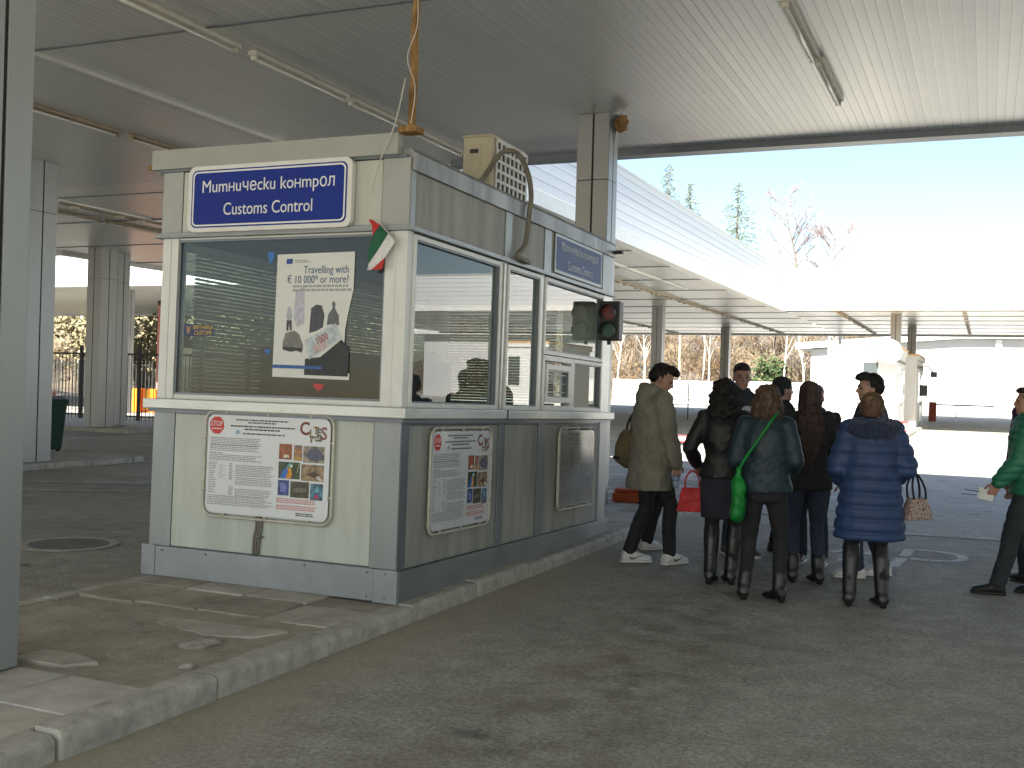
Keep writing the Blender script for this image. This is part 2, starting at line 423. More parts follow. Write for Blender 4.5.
def island(name, x0, x1, y0, y1, top, rounded=0.0, kw=.15):
    """paved refuge: a body of slabs and a kerb of separate stones around it"""
    rnd = random.Random(int(x0*10))
    body = MB(); kb = MB()
    def stone(ax, a, b, c0, c1):
        n = max(1, round((b-a)/1.0)); L = (b-a)/n
        for i in range(n):
            p, q = a + i*L + .006, a + (i+1)*L - .006
            t = top + rnd.uniform(-.012, .010); s = rnd.uniform(-.010, .010)
            if ax == 1: 
                prof = [(c0+s, -.05), (c1+s, -.05), (c1+s, t-.025 if c1 > (x0+x1)/2 else t), (c1+s-(.025 if c1 > (x0+x1)/2 else 0), t), (c0+s+(0 if c1 > (x0+x1)/2 else .025), t), (c0+s, t if c1 > (x0+x1)/2 else t-.025)]
                kb.prism(prof, 1, p, q)
            else: kb.box(p, q, c0+s, c1+s, -.05, t)
    r = rounded
    stone(1, y0, y1-r, x1-kw, x1); stone(1, y0, y1-r, x0, x0+kw)
    stone(0, x0+kw if not r else x0+r, x1-kw if not r else x1-r, y1-kw, y1); stone(0, x0+kw, x1-kw, y0, y0+kw)
    if r:
        for cx, a0 in ((x1-r, 0), (x0+r, 90)):
            for i in range(3):
                a, b = R(a0+30*i+1), R(a0+30*i+29)
                pts = [(cx+r*math.cos(a), y1-r+r*math.sin(a)), (cx+r*math.cos(b), y1-r+r*math.sin(b)),
                       (cx+(r-kw)*math.cos(b), y1-r+(r-kw)*math.sin(b)), (cx+(r-kw)*math.cos(a), y1-r+(r-kw)*math.sin(a))]
                kb.prism(pts, 2, -.05, top)
    body.box(x0+kw*.7, x1-kw*.7, y0+kw*.7, y1-max(kw*.7, r*.45), -.05, top-.006)
    if r: body.box(x0+r*.5, x1-r*.5, y1-r*.5, y1-kw*.7, -.05, top-.006)
    k = tag(kb.build(name+'_kerb', M['kerb'], bevel=.014), kind='structure')
    return body, k

# near island: dirt bed with slabs laid on it, some of them gone
def near_island():
    body, kb = island('near_island', -2.12, .15, -12, 14, ZI)
    bed = MB(); bed.box(-2.05, .02, -11.9, 13.9, -.05, ZI-.055)
    tag(bed.build('island_bed', M['dirt']), kind='structure')
    # loose dirt with a lumpy top where the slabs are missing
    d = MB(); nx, ny = 40, 34; X0, X1, Y0, Y1 = -2.0, .0, -2.6, -.1
    P = [[(X0+(X1-X0)*i/nx, Y0+(Y1-Y0)*j/ny) for i in range(nx+1)] for j in range(ny+1)]
    vs = []
    for row in P:
        for x, y in row:
            h = ZI - .017 + .013*mnoise.fractal(Vector((x*1.7, y*1.7, 3)), 1, 2, 4) + .006*mnoise.noise(Vector((x*14, y*14, 1)))
            vs.append((x, y, h))
    fs = [(j*(nx+1)+i, j*(nx+1)+i+1, (j+1)*(nx+1)+i+1, (j+1)*(nx+1)+i) for j in range(ny) for i in range(nx)]
    d.add(vs, fs)
    tag(d.build('dirt_patch', M['dirt'], smooth=True), kind='structure')
    s = MB(); rnd = random.Random(5)
    def slab(pts, dz=0, tx=0, ty=0, th=.05, mi=None):
        mi = rnd.choice((0, 0, 1, 1, 2)) if mi is None else mi
        cx = sum(p[0] for p in pts)/len(pts); cyy = sum(p[1] for p in pts)/len(pts)
        top = [(x, y, ZI - .004 + dz + tx*(x-cx) + ty*(y-cyy)) for x, y in pts]
        n = len(pts)
        s.add(top + [(x, y, z-th) for x, y, z in top], [tuple(range(n)), tuple(range(2*n-1, n-1, -1))] + [(i, i+n, (i+1) % n+n, (i+1) % n) for i in range(n)], mi)
    g = .5
    x = -.006
    cols = []
    while x > -2.0:
        cols.append((max(x-g+.016, -1.97), x)); x -= g
    def missing(cx, cyy):
        # bite of missing slabs in front of the booth
        if -1.55 < cx < -.05 and -2.2 < cyy < -1.05: return True
        if cx < -1.0 and -1.6 < cyy < -.75: return True
        return False
    y = -11.8
    j = 0
    while y < 13.6:
        for i, (a, b) in enumerate(cols):
            yy = y + (.0 if i % 2 == 0 else .0)
            cx, cyy = (a+b)/2, yy + g/2
            if missing(cx, cyy): continue
            near = -3.5 < cyy < .2
            jx = [rnd.uniform(-.008, .008) for _ in range(8)] if near else [0]*8
            slab([(a+jx[0], yy+jx[1]), (b+jx[2], yy+jx[3]), (b+jx[4], yy+g-.018+jx[5]), (a+jx[6], yy+g-.018+jx[7])],
                 rnd.uniform(-.010, .004) if near else 0, rnd.uniform(-.014, .014) if near else 0, rnd.uniform(-.014, .014) if near else 0)
        y += g; j += 1
    # broken remains at the edges of the bite
    slab([(-.98, -1.18), (-.5, -1.30), (-.22, -1.22), (-.12, -1.03), (-1.02, -1.02)], -.006, .015, .02)
    slab([(-.46, -1.62), (-.14, -1.55), (-.06, -1.32), (-.28, -1.30), (-.5, -1.42)], -.012, -.02, .02)
    slab([(-1.5, -2.2), (-1.02, -2.2), (-1.0, -2.1), (-1.2, -2.02), (-1.5, -2.05)], -.004)
    slab([(-1.0, -2.21), (-.66, -2.2), (-.56, -2.06), (-.8, -1.98), (-1.0, -2.0)], .0, 0, -.01)
    tag(s.build('paving', [M['slab'], M['slab_dark'], M['slab_pale']], bevel=.007), kind='structure')
    # loose lumps
    def lump(label, p, r, sq, seed, m=None):
        bm = bmesh.new(); bmesh.ops.create_icosphere(bm, subdivisions=2, radius=1)
        for v in bm.verts:
            k = 1 + .45*mnoise.noise(v.co*1.3 + Vector((seed, 0, 0))) + .12*mnoise.noise(v.co*4 + Vector((seed, 3, 0)))
            v.co = Vector((v.co.x*r*k*sq[0], v.co.y*r*k*sq[1], v.co.z*r*k*sq[2]))
        me = bpy.data.meshes.new('concrete_lump'); bm.to_mesh(me); bm.free(); me.materials.append(m or M['rubble'])
        o = bpy.data.objects.new('concrete_lump', me); COL.objects.link(o); o.location = p; o.rotation_euler = (0, 0, seed)
        tag(o, label, 'rubble')
    lump('largest pale chunk of broken concrete lying in the dirt before the booth', (-.36, -1.52, ZI-.002), .085, (1.5, .8, .42), 1.2)
    lump('flat grey piece of concrete at the back edge of the dirt hollow', (-1.02, -1.30, ZI-.01), .06, (1.6, .7, .35), 2.5)
    lump('small brown stone in the dirt close to the kerb', (-.12, -1.9, ZI-.012), .035, (1.2, .9, .6), 4.1, M['kerb'])
    pb = MB(); rnd = random.Random(9)
    for _ in range(150):
        x, y = rnd.uniform(-1.5, -.03), rnd.gauss(-1.75, .3)
        if y < -2.2 or y > -1.0: continue
        r = rnd.uniform(.004, .012); z = ZI-.017+rnd.uniform(-.004, .006)
        a = [(x+r*math.cos(k*2.1+r*900), y+r*math.sin(k*2.1+r*900), z) for k in range(3)]
        pb.add(a+[(x, y, z+r*.9)], [(0,1,2), (0,1,3), (1,2,3), (2,0,3)])
    for _ in range(420):      # grit swept along the kerb
        x, y = .15+abs(rnd.gauss(0, .28)), rnd.uniform(-4.2, 6)
        r = rnd.uniform(.002, .007)
        a = [(x+r*math.cos(k*2.1+r*900), y+r*math.sin(k*2.1+r*900), .001) for k in range(3)]
        pb.add(a+[(x, y, r*.9)], [(0,1,2), (0,1,3), (1,2,3), (2,0,3)])
    tag(pb.build('gravel', M['rubble']), kind='stuff')
near_island()

for nm, a in (('bin_island', (-13.2, -10.45, -12, 9.6, ZI, .7)), ('railing_island', (-24.0, -17.4, 16.2, 30, ZI, .0)), ('far_island', (-2.4, 1.0, 33.6, 57, ZI+.12, 0))):
    body, kb = island(nm, *a)
    tag(body.build(nm+'_paving', M['slab']), kind='structure')

def flat(pts, name='road_marking', z=.004, m=None):
    mb = MB(); mb.add([(x, y, gz(y)+z+.003) for x, y in pts], [tuple(range(len(pts)))])
    return tag(mb.build(name, m or M['marking']), kind='structure')
def worn_stripe(x0, y0, x1, y1, wd, seed, keep=.7):
    """painted line worn into patches"""
    rnd = random.Random(seed); mb = MB(); d = Vector((x1-x0, y1-y0)); L = d.length; d /= L; n = Vector((-d.y, d.x))
    t = 0
    while t < L:
        s = rnd.uniform(.08, .5)
        if rnd.random() < keep:
            e = min(t+s, L); a = rnd.uniform(.0, .25)*wd; b = wd - rnd.uniform(0, .25)*wd
            p = [Vector((x0, y0)) + d*q + n*k for q, k in ((t, a), (e, a*.6), (e+.03, (a+b)/2), (e, b), (t, b*.95), (t-.02, (a+b)/2))]
            mb.add([(q.x, q.y, gz(q.y)+.0075) for q in p], [tuple(range(6))])
        t += s
    return tag(mb.build('road_marking', M['marking']), kind='structure')
worn_stripe(1.9, 6.75, 3.9, 7.0, .12, 3, .8)
worn_stripe(-3.2, 10.0, 2.0, 11.0, .12, 4, .6)
worn_stripe(-4.8, 12.2, -1.0, 13.0, .12, 6, .85)
worn_stripe(-4.4, 9.2, -1.4, 9.6, .12, 8, .8)
worn_stripe(-14.5, 8.2, -6.0, 10.2, .14, 5, .9)
worn_stripe(-9.3, 3.7, -5.4, 6.0, .12, 7, .95)
for k in range(4):
    worn_stripe(-9.0+k*.55, 5.2+k*.5, -7.2+k*.55, 6.1+k*.5, .16, 20+k, .8)
worn_stripe(-17.0, 13.8, -9.0, 16.6, .14, 9, .9)
def painted_letter():
    # letter P painted on the lane, worn thin
    mb = MB(); rnd = random.Random(2)
    def q(x0, y0, x1, y1, wd):
        d = Vector((x1-x0, y1-y0)); n = Vector((-d.y, d.x)).normalized()*wd/2
        mb.add([(x0+n.x, y0+n.y, .004), (x0-n.x, y0-n.y, .004), (x1-n.x, y1-n.y, .004), (x1+n.x, y1+n.y, .004)], [(0,1,2,3)])
    q(2.82, 4.3, 2.86, 4.95, .11); q(2.87, 5.1, 2.9, 5.65, .10)
    pts = [(2.9, 5.62), (3.15, 5.66), (3.38, 5.5), (3.42, 5.2), (3.3, 4.98), (3.1, 4.93), (2.93, 4.96)]
    for a, b in zip(pts, pts[1:]):
        q(a[0], a[1], a[0]+(b[0]-a[0])*.93, a[1]+(b[1]-a[1])*.93, .1)
    q(2.35, 4.4, 2.45, 4.9, .1); q(2.5, 5.0, 2.62, 5.3, .12); q(2.2, 4.95, 2.3, 5.2, .08)
    tag(mb.build('road_marking', M['marking']), kind='structure')
painted_letter()

# manhole cover in the left lane
mh = empty('manhole_cover', 'round iron manhole cover set in the dark left lane', 'manhole', (-4.15, 1.25, .004))
m1 = MB(); m1.lathe([(.44, 0), (.44, .006), (.36, .006), (.36, .002)], n=40); m1.build('frame', M['kerb'], mh)
m2 = MB(); m2.lathe([(.35, .0), (.35, .006)], n=40)
for i in range(6):
    a = R(60*i); m2.box(.2*math.cos(a)-.05, .2*math.cos(a)+.05, .2*math.sin(a)-.015, .2*math.sin(a)+.015, .006, .011)
m2.build('lid', mat('cast_iron', (.15,.147,.14), .7, .1, .2, 9), mh)

# ------------------------------------------------------------------ canopy
CH = 5.03
def canopy():
    c = empty('canopy_roof', 'wide flat canopy with ribbed metal ceiling over the lanes and the booth', 'canopy', (-1, 0, 0))
    off = Vector((1, 0, 0))
    def sheet(rects, z, name, m):
        mb = MB()
        for x0, x1, y0, y1 in rects: mb.quad((x0+1, y0, z), (x1+1, y0, z), (x1+1, y1, z), (x0+1, y1, z))
        return mb.build(name, m, c)
    sheet([(-20.5, 30, -11.25, 8.9), (-45, -20.5, -11.25, 16.8)], CH, 'ceiling', M['ceiling'])
    sheet([(-20.5, -4.12, 8.9, 58.4), (-4.12, 30, 38.4, 58.4)], CH, 'soffit', M['soffit'])
    sheet([(-20.5, 30, -11.25, 8.9), (-20.5, -4.12, 8.9, 58.4), (-4.12, 30, 38.4, 58.4), (-45, -20.5, -11.25, 16.8)], 5.7, 'roof_deck', M['column'])
    def fas(x0, x1, y0, y1, z0=4.97):
        mb = MB(); mb.box(x0+1, x1+1, y0, y1, z0+.22, 6.55); f = mb.build('fascia', M['fascia'], c)
        t = MB(); t.box(x0+.985, x1+1.015, y0-.015, y1+.015, z0-.05, z0+.22); t.build('edge_strip', M['white_frame'], f)
        t = MB(); t.box(x0+.97, x1+1.03, y0-.03, y1+.03, 6.55, 6.6); t.build('coping', M['ledge'], f)
    fas(-4.37, -4.12, 8.92, 38.15)
    fas(-4.37, 30, 38.4, 38.65)
    mb = MB(); mb.box(-3.08, 31, 8.68, 8.9, 5.02, 6.55); f = mb.build('fascia', M['column'], c)
    t = MB(); t.box(-3.1, 31, 8.66, 8.93, 4.94, 5.028); t.build('edge_strip', M['dark_post'], f)
    for r in ((-20.75, -20.5, 16.8, 58.4), (-45, -20.75, 16.8, 17.0), (-20.75, 30, 58.4, 58.65), (29.8, 30, -11.25, 8.6), (-45, 30, -11.5, -11.25)):
        fas(*r)
    # joints and gutters on the ceiling
    s = MB()
    for y in (2.25, 9.75):
        s.box(-19.5, -.0 if y < 8 else -3.2, y-.02, y+.02, CH-.012, CH-.001)
    for y in [12.5+3.6*k for k in range(13)]:
        s.box(-19.5, -3.35, y-.025, y+.025, CH-.02, CH-.001)
    for y in [40.5+3.0*k for k in range(6)]:
        s.box(-3.3, 30, y-.025, y+.025, CH-.02, CH-.001)
    s.build('ceiling_joint', M['dark_post'], c)
    g = MB(); g.box(-5.02, -4.86, -11.2, 30, CH-.05, CH-.001); g.box(-12.5, -12.42, -11.2, 50, CH-.03, CH-.001); g.build('gutter', M['ledge'], c)
    return c
canopy()
def rear_canopy():
    c = empty('canopy_roof', 'farther flat canopy beyond the bright gap at the left', 'canopy', (-35, 34, 0))
    mb = MB(); mb.quad((-25,-8,CH), (14.5,-8,CH), (14.5,8,CH), (-25,8,CH)); mb.build('soffit', M['soffit'], c)
    mb = MB(); mb.quad((-25,-8,5.7), (14.5,-8,5.7), (14.5,8,5.7), (-25,8,5.7)); mb.build('roof_deck', M['column'], c)
    mb = MB(); mb.box(-25,14.5,-8.25,-8.0,4.95,6.5); mb.box(-25,14.5,8.0,8.25,4.95,6.5); mb.box(14.5,14.75,-8.25,8.25,4.95,6.5)
    mb.build('fascia', M['fascia'], c)
rear_canopy()

def column_mesh(wx, wy, h):
    core = MB(); core.box(-wx/2+.012, wx/2-.012, -wy/2+.012, wy/2-.012, 0, h)
    cl = MB(); gap = .012
    for z0, z1 in ((0.0, h*.83), (h*.83+.006, h)):
        for s in (-1, 1):
            a, b = (gap, wx/2-.006) if s > 0 else (-wx/2+.006, -gap)
            for yy in (-1, 1):
                y0, y1 = (wy/2-.012, wy/2) if yy > 0 else (-wy/2, -wy/2+.012)
                cl.box(a, b, y0, y1, z0, z1)
            a, b = (gap, wy/2-.006) if s > 0 else (-wy/2+.006, -gap)
            for xx in (-1, 1):
                x0, x1 = (wx/2-.012, wx/2) if xx > 0 else (-wx/2, -wx/2+.012)
                cl.box(x0, x1, a, b, z0, z1)
    return core, cl
CG = 'columns holding up the canopies'
def column(label, x, y, wx=.43, wy=.35, z=ZI):
    h = CH - z - .001
    c = empty('support_column', label, 'column', (x, y, z), group=CG)
    a, b = column_mesh(wx, wy, h)
    a.build('core', M['gap'], c); b.build('cladding', M['column'], c, bevel=.004)
    return c
column('grey clad column in the left foreground, cut by the picture edge', -1.037, -2.505)
column('grey clad column rising directly behind the booth', -1.037, 6.755)
column('grey column beside the dark green wheelie bin', -10.85, 6.85, .5, .6)
column('front one of the paired grey columns on the railing island', -18.95, 16.75, .5, .62)
column('rear one of the paired grey columns on the railing island', -19.35, 17.75, .45, .5)
column('slim grey column under the bright soffit, nearer to the booth', -8.95, 37.4, .46, .46, gz(37))
column('slim grey column under the bright soffit, above the head of the bareheaded man', -9.55, 52.8, .46, .46, gz(52))
column('light grey column standing just behind the white far booth', 0.0, 42.3, .42, .42, ZI+.1)
column('darker grey column rising behind the second far booth', .06, 52, .42, .42, ZI+.1)
column('column of the farther canopy beside the iron railing', -28.75, 28.2, .42, .42, 0)
column('column of the farther canopy, leftmost against the trees', -33.2, 28.2, .42, .42, 0)
for x in (9.3, 18.6):
    column('column under the cross canopy near the second lane of booths' if x < 10 else 'column under the far right end of the cross canopy', x, 42.3, .42, .42, gz(42))

# bracket and clump at the top of the column behind the booth
br = empty('cable_bracket', 'dark drooping bracket with a brown clump at the column top', 'bracket', (-.80, 6.62, 4.72))
mb = MB(); mb.add([(0,-.12,.28),(0,.12,.28),(.09,.0,.28),(.02,0,-.12)], [(0,1,2),(0,1,3),(1,2,3),(2,0,3)]); mb.build('hood', M['dark_post'], br)
bm = bmesh.new(); bmesh.ops.create_icosphere(bm, subdivisions=3, radius=.085)
for v in bm.verts: v.co *= 1 + .5*mnoise.noise(v.co*22); v.co.z *= 1.2
me = bpy.data.meshes.new('clump'); bm.to_mesh(me); bm.free(); me.materials.append(M['rust'])
o = bpy.data.objects.new('clump', me); COL.objects.link(o); o.parent = br; o.location = (.13, -.02, .16)

# fluorescent battens
LG = 'fluorescent battens on the canopy ceiling'
def batten(label, x, y, L=1.78, bare=False, m=None, z=CH):
    e = empty('ceiling_lamp', label, 'lamp', (x, y, z), group=LG)
    h = MB(); h.box(-.055, .055, 0, L, -.05, -.002)
    for yy in (.02, L-.06): h.box(-.03, .03, yy, yy+.04, -.10, -.05)
    h.build('housing', m or M['lamp_housing'], e, bevel=.004)
    if not bare:
        t = MB(); t.tube([(0, .05, -.085), (0, L-.05, -.085)], .018, 10); t.build('tube', M['tube'], e, smooth=True)
batten('dusty fluorescent batten over the booth lane, nearest the camera', -3.62, .98, 1.82, m=M['lamp_white'])
batten('dusty fluorescent batten over the booth lane, second from the camera', -3.58, 3.0, 1.84, m=M['lamp_white'])
batten('fluorescent batten behind the rusty post, third in its row', -3.6, 4.94, 1.4, m=M['lamp_white'])
batten('fluorescent batten ending behind the air conditioner, last in its row', -3.62, 6.5, 1.55, m=M['lamp_white'])
batten('dull fluorescent batten over the right lane, at the top picture edge', 1.89, 3.2, 1.76, m=M['lamp_white'])
batten('dull fluorescent batten over the right lane, farther one with bright end', 1.92, 5.03, 1.7, m=M['lamp_white'])
batten('brown batten at left beside the foreground column', -7.75, 3.6, 1.9)
batten('brown batten at left running behind the booth roof edge', -7.72, 5.68, 1.9)
batten('brown batten end showing just above the booth left corner', -7.75, 8.1, 1.9)
batten('short dark batten on the far left ceiling, left of the pair', -14.55, 10.4, 1.7)
batten('short dark batten on the far left ceiling, right of the pair', -14.55, 12.3, 1.8)
batten('dark batten over the bright gap between the two left canopies', -15.8, 18.6, 1.9)
batten('dark batten on the farther left canopy, upper one', -26.4, 29.5, 2.0)
batten('dark batten on the farther left canopy, lower one', -29.5, 33.0, 2.0)
# conduits with lamps under the bright soffits
def conduit(label, x, y0, y1):
    e = empty('lamp_rail', label, 'lamp rail', (x, y0, CH), group='lamp rails under the bright soffits')
    h = MB(); h.box(-.06, .06, 0, y1-y0, -.07, -.002); h.build('rail', M['lamp_housing'], e)
    t = MB(); t.box(-.07, .07, 0, .12, -.12, -.07); k = 0.3; first = None
    while k < y1-y0-1.4:
        for q in (k, k+1.25):
            if first is None: o = first = t.build('lamp_holder', M['lamp_white'], e)
            else:
                o = first.copy(); COL.objects.link(o)
            o.location = (0, q, 0)
        k += 1.9
conduit('long dusty lamp rail under the soffit left of the courtyard', -7.25, 10, 57.5)
conduit('dim lamp rail under the soffit, partly behind the traffic light', -13.5, 10, 57.5)
conduit('lamp rail under the cross canopy left of the far booth columns', -2.15, 39.2, 57)
conduit('lamp rail under the cross canopy toward the right edge', 2.68, 39.2, 58)
# ------------------------------------------------------------------ the customs booth (local: corner at the origin, X -2.1..0, Y 0..4.32)
BW, BL = 2.1, 4.324
booth = empty('customs_booth', 'grey and cream customs booth with big windows on the kerbed island', 'booth')
booth.matrix_world = BM
def bps(name, boxes, m, bevel=.003):
    for b in boxes:
        mb = MB(); mb.box(*b); bp(name, mb, m, bevel=bevel)
def bp(name, mb, m, parent=None, bevel=0.0, smooth=False):
    return mb.build(name, m, parent or booth, bevel=bevel, smooth=smooth)

# skirt: sheets screwed round the foot
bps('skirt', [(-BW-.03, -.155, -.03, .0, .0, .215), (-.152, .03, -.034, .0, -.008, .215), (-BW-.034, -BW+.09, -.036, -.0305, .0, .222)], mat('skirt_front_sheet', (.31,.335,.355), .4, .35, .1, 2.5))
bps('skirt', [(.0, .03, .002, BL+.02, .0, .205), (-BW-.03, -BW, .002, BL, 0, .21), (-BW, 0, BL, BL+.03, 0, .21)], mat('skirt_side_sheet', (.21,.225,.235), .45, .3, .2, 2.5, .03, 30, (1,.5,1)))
mb = MB()
for x in (-1.95, -1.55, -.7, -.2, -.06):
    for z in (.19, .03): 
        if x > -.3 or z > .1: mb.lathe([(.006, 0), (.006, .004)], (0,0,0), 8) if False else mb.box(x-.006, x+.006, -.039, -.029, z-.006, z+.006)
bp('screw', mb, M['dark_post'])
# underside frame seen in the gap below the skirt
mb = MB(); mb.box(-BW+.05, -.05, .05, BL-.05, -.05, .0)
bp('base_frame', mb, M['gap'])

# lower walls: core then panels between posts
mb = MB(); mb.box(-BW+.02, -.02, .02, BL-.02, .0, 1.22); bp('lower_core', mb, M['dark_post'])
bps('corner_cladding', [(-BW, -1.905, 0, .019, .215, 1.226), (-.205, -.0, 0, .019, .215, 1.226), (-1.905, -.205, .004, .019, 1.2, 1.226)], M['grey_post'])
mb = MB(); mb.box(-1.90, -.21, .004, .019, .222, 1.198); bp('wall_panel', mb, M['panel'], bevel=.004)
# right side lower wall
bps('wall_post', [(-.019, 0, .02, .125, .205, 1.226), (-.019, .002, .125, 4.06, 1.185, 1.226), (-.019, -.002, 4.06, 4.09, .205, 1.185)] + [(-.019, .004, a, b, .205, 1.226) for a, b in ((1.60, 1.72), (2.44, 2.60))], M['dark_post'])
bps('corner_cladding', [(-.019, .004, 4.09, BL, .205, 1.226), (-BW, -.02, BL-.019, BL, .0, 1.226), (-BW, -BW+.019, .02, BL-.02, 0, 1.226)], M['grey_post'])
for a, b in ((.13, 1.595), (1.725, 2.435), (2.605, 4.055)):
    mb = MB(); mb.box(-.019, -.006, a, b, .21, 1.18); bp('wall_panel', mb, M['panel_dirty_shaded'], bevel=.003)
# ledge (sill band)
mb = MB(); mb.box(-BW-.06, .06, -.06, .2, 1.228, 1.30); mb.box(-.1, .06, .2, BL+.05, 1.228, 1.30); mb.box(-BW-.06, -BW+.1, .2, BL+.05, 1.228, 1.30); mb.box(-BW, 0, BL-.1, BL+.05, 1.228, 1.30)
bp('sill_band', mb, M['ledge'], bevel=.006)
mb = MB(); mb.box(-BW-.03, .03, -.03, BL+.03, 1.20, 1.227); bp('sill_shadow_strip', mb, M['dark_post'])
mb = MB(); mb.box(.05, .064, 1.62, 1.64, 1.226, 1.302); bp('sill_clip', mb, M['black'])

# window band: frames and panes
Z0, Z1 = 1.301, 2.49
mb = MB()
mb.box(-BW+.02, -1.935, 0, .08, Z0, Z1); mb.box(-.17, 0, 0, .08, Z0, Z1); mb.box(-1.935, -.17, .01, .07, Z0, Z0+.035); mb.box(-1.935, -.17, .01, .07, Z1-.012, Z1)
mb.box(-2.02, -2.0, -.006, 0, Z0, Z1); mb.box(-.1, -.085, -.005, 0, Z0, Z1)
bp('window_frame', mb, M['white_frame'], bevel=.004)
mb = MB(); mb.box(-1.94, -.165, .025, .033, Z0+.03, Z1-.01); bp('window_pane', mb, M['glass'])
mb = MB(); mb.box(-1.935, -1.92, .012, .06, Z0+.035, Z1-.012); mb.box(-.185, -.17, .012, .06, Z0+.035, Z1-.012)
mb.box(-1.92, -.185, .012, .06, Z1-.03, Z1-.012); mb.box(-1.92, -.185, .012, .06, Z0+.035, Z0+.05); bp('window_gasket', mb, M['dark_post'])
# side window frames
def side_window(y0, y1, z0, z1, name='window_frame', f=.035, pane=True, m=None):
    mb = MB(); x0, x1 = -.07, .012
    mb.box(x0, x1, y0, y0+f, z0, z1); mb.box(x0, x1, y1-f, y1, z0, z1); mb.box(x0, x1, y0+f, y1-f, z0, z0+f); mb.box(x0, x1, y0+f, y1-f, z1-f, z1)
    fr = bp(name, mb, m or M['white_frame'], bevel=.004)
    if pane:
        p = MB(); p.box(-.033, -.025, y0+f-.005, y1-f+.005, z0+f-.005, z1-f+.005); p.build('pane', M['glass_side'], fr)
        q = MB(); g = .01
        for a in ((y0+f, y0+f+g, z0+f, z1-f), (y1-f-g, y1-f, z0+f, z1-f), (y0+f+g, y1-f-g, z0+f, z0+f+g), (y0+f+g, y1-f-g, z1-f-g, z1-f)):
            q.box(-.045, .002, *a)
        q.build('gasket', M['dark_post'], fr)
    return fr
side_window(.0825, 1.535, Z0, Z1-.01)
side_window(1.66, 2.385, Z0, Z1-.01)
side_window(2.475, 4.075, 1.80, Z1-.01)
side_window(3.24, 4.075, Z0, 1.795)
hs = side_window(2.475, 3.235, Z0, 1.795, pane=False, f=.05)
ht = side_window(2.56, 3.18, 1.375, 1.72, 'service_hatch', f=.05)
mb = MB()
for z in (1.47, 1.55, 1.63): mb.box(-.02, -.012, 2.61, 3.13, z-.005, z+.005)
for y in (2.78, 2.96): mb.box(-.0115, -.006, y-.005, y+.005, 1.42, 1.67)
mb.build('grille', M['grey_post'], ht)
bps('window_mullion', [(-.07, -.001, 1.535, 1.66, Z0, Z1), (-.07, -.001, 2.385, 2.475, Z0, Z1), (-.07, .006, 4.075, BL, Z0, Z1), (-.07, -.001, 0.08, .083, Z0, Z1), (-.0, .012, 1.58, 1.60, Z0, Z1-.01)], M['ledge'])
# back and left walls of the window band
bps('rear_window_frame', [(-BW+.02, -.08, BL-.06, BL, Z0, Z0+.05), (-BW+.02, -.08, BL-.06, BL, Z1-.1, Z1), (-BW+.02, -1.85, BL-.06, BL, Z0, Z1), (-.5, -.08, BL-.06, BL, Z0, Z1), (-BW+.02, -BW+.08, .08, .2, Z0, Z1), (-BW+.02, -BW+.08, 4.0, BL-.06, Z0, Z1), (-BW+.02, -BW+.08, .2, 4.0, Z0, Z0+.04), (-BW+.02, -BW+.08, .2, 4.0, Z1-.06, Z1), (-BW+.02, -BW+.08, 2.0, 2.12, Z0, Z1)], M['ledge'])
bps('rear_pane', [(-BW+.045, -BW+.05, .2, 2.0, Z0+.04, Z1-.06), (-BW+.045, -BW+.05, 2.12, 4.0, Z0+.04, Z1-.06), (-1.85, -.5, BL-.035, BL-.03, Z0+.05, Z1-.1)], M['glass'])

# blinds inside
def blind_x(x, y0, y1, z0, z1, tilt=40, pitch=.03):
    mb = MB(); z = z0; t = R(tilt); hw = .0135
    while z < z1:
        dx, dz = hw*math.cos(t), hw*math.sin(t)
        sag = .004*math.sin(z*90)
        mb.quad((x-dx, y0, z-dz), (x+dx, y0, z+dz), (x+dx, y1, z+dz+sag), (x-dx, y1, z-dz+sag)); z += pitch
    for y in (y0+.15, (y0+y1)/2, y1-.15): mb.box(x-.002, x+.002, y-.003, y+.003, z0, z1)
    return bp('window_blind', mb, M['blind'])
def blind_y(y, x0, x1, z0, z1, tilt=35, pitch=.03):
    mb = MB(); z = z0; t = R(tilt); hw = .0135
    while z < z1:
        dy, dz = hw*math.cos(t), hw*math.sin(t)
        mb.quad((x0, y-dy, z-dz), (x1, y-dy, z-dz), (x1, y+dy, z+dz), (x0, y+dy, z+dz)); z += pitch
    for x in (x0+.15, x1-.15): mb.box(x-.003, x+.003, y-.002, y+.002, z0, z1)
    return bp('window_blind', mb, M['blind'])
blind_x(-BW+.12, .25, 1.98, 1.95, 2.42, 36); blind_x(-BW+.12, .25, 1.98, 1.36, 1.94, 62); blind_x(-BW+.12, 2.14, 3.98, 1.36, 2.42, 60)
blind_y(BL-.12, -1.82, -.55, 1.36, 2.38, 55)

# interior
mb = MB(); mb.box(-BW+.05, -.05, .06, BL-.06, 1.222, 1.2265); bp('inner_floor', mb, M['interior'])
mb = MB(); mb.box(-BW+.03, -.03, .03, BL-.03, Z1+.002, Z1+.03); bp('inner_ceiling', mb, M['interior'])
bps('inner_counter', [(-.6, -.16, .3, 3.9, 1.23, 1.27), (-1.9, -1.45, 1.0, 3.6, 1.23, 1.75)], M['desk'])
bps('inner_cabinet', [(-1.3, -.9, 1.9, 2.2, 1.3, 1.78), (-1.96, -1.9, 2.05, 2.3, 1.75, 2.1)], mat('dark_cabinet', (.05,.055,.065), .6))

